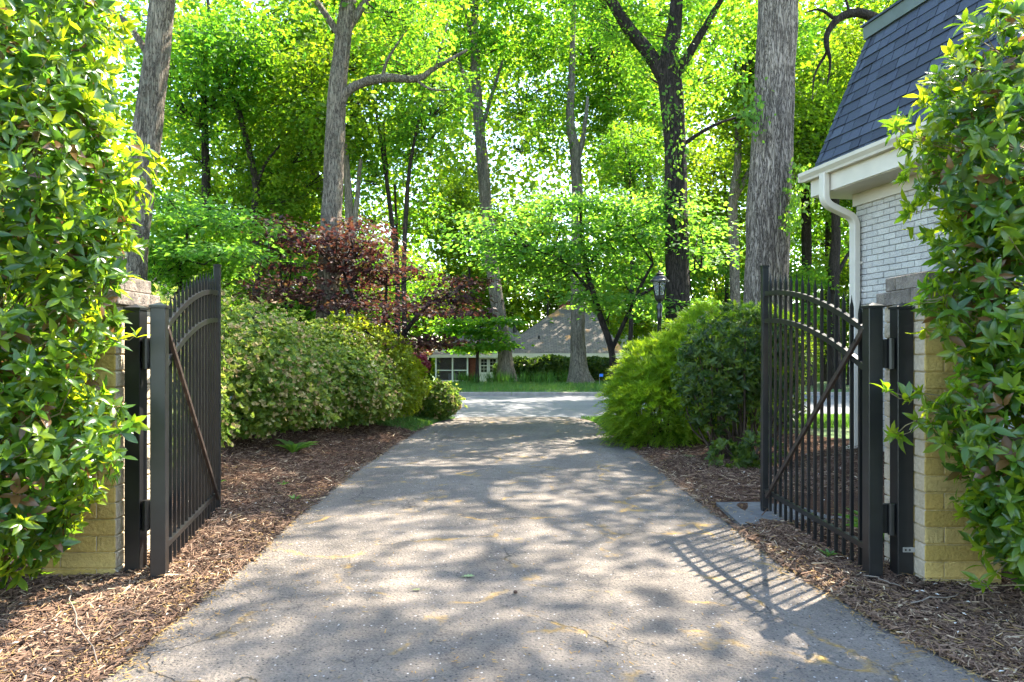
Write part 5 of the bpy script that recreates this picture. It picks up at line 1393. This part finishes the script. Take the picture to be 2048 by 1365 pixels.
# ------------------------------------------------------------------ small things on the ground
def flat_leaf(name, label, x, y, size, rot, mat, rnd, curl=.12, lobes=True):
    pts = [(0, 0), (.12, .10), (.2, .05), (.32, .24), (.42, .10), (.55, .30), (.64, .13), (.78, .24), (.85, .08), (1, 0)] if lobes else [(0, 0), (.2, .14), (.5, .2), (.8, .12), (1, 0)]
    V = []; F = []
    for s, w in pts: V += [(s, w, curl * w * 2 + .05 * s), (s, 0, .03 * sin(s * 3)), (s, -w, curl * w * 1.6 + .02)]
    for i in range(len(pts) - 1):
        a = i * 3; F += [(a, a + 1, a + 4), (a, a + 4, a + 3), (a + 1, a + 2, a + 5), (a + 1, a + 5, a + 4)]
    me = npmesh(name, np.array(V) * size, np.array(F), np.full(len(F), rnd), smooth=True)
    inside = xl(y) < x < xr(y)
    o = link(name, me, mat, None, (x, y, .02 if inside else gz(x, y) + .045), (0, 0, rot))
    return tag(o, label, 'leaf', 'fallen leaves')
def gp(x, y): d = 1400 * CAM_H / (y - 698); return (x - 1024) * d / 1400, d
M['leaf_fallen'] = leaf_mat('fallen_leaf', [(.10, .16, .04), (.2, .28, .12), (.2, .11, .05)], [(.2, .35, .1), (.3, .4, .2), (.2, .1, .04)], trans=.2, rough=.6)
flat_leaf('fallen_leaf', 'pale green lobed leaf lying in the middle of the driveway', *gp(922, 1160), .085, .1, M['leaf_fallen'], .45)
flat_leaf('fallen_leaf', 'small dull leaf on the driveway left of the pale green one', *gp(822, 1187), .06, .2, M['leaf_fallen'], .7, .05)
flat_leaf('fallen_leaf', 'curled brown leaf on the drive near the right mulch edge', *gp(1798, 1296), .055, -.2, M['leaf_fallen'], 1.0, .5, False)
flat_leaf('fallen_leaf', 'green leaf lying on the left mulch in the near corner', *gp(132, 1223), .07, -.15, M['leaf_fallen'], .4, .1, False)
flat_leaf('fallen_leaf', 'rusty brown leaf on the mulch at the right path corner', *gp(1500, 1078), .10, .4, M['leaf_fallen'], 1.0, .35)
tag(MB().lathe([(0, 0), (.011, .003), (.014, .010), (.010, .017), (0, .021)], 8).build('acorn', plain('acorn_brown', (.05, .025, .015), .6, .3), smooth=True, loc=(*gp(1031, 1193), .016)), 'dark acorn on the driveway right of the pale green leaf', 'acorn')
r = np.random.default_rng(500)
tw = [((130, 1190), (190, 1345), 'long grey twig lying across the left mulch'), ((1735, 1178), (1805, 1200), 'pale bent twig on the mulch below the right gate'), ((1830, 1228), (1925, 1222), 'pale twig on the mulch before the right hedge')]
for k, (a_, b_, lab) in enumerate(tw):
    A_, B_ = gp(*a_), gp(*b_); pts = []
    for t_ in np.linspace(0, 1, 9):
        x = A_[0] * (1 - t_) + B_[0] * t_ + r.normal(0, .012); y = A_[1] * (1 - t_) + B_[1] * t_ + r.normal(0, .012)
        pts.append((x, y, gz(x, y) + .06 + r.normal(0, .004)))
    tag(MB().tube(pts, [.0035 * (1 - .6 * t_) + .001 for t_ in np.linspace(0, 1, 9)], 6).build('twig', plain('dry_twig', (.17, .14, .11), .9, .2), smooth=True), lab, 'twig', 'twigs on the mulch')
fx_, fy_ = px(1199, 0, 25.5)[0], 25.5
fg = empty('utility_flag', (fx_, fy_, gz(fx_, fy_)), 0, 'small blue marker flag on the far verge by the pale trunk', 'flag')
MB().tube([(0, 0, -.05), (0, 0, .45)], .004, 5).build('wire', M['steel'], fg)
MB().box(0, .13, -.002, .002, .33, .44).build('flag', plain('blue_plastic', (.03, .16, .6), .5, .4), fg)
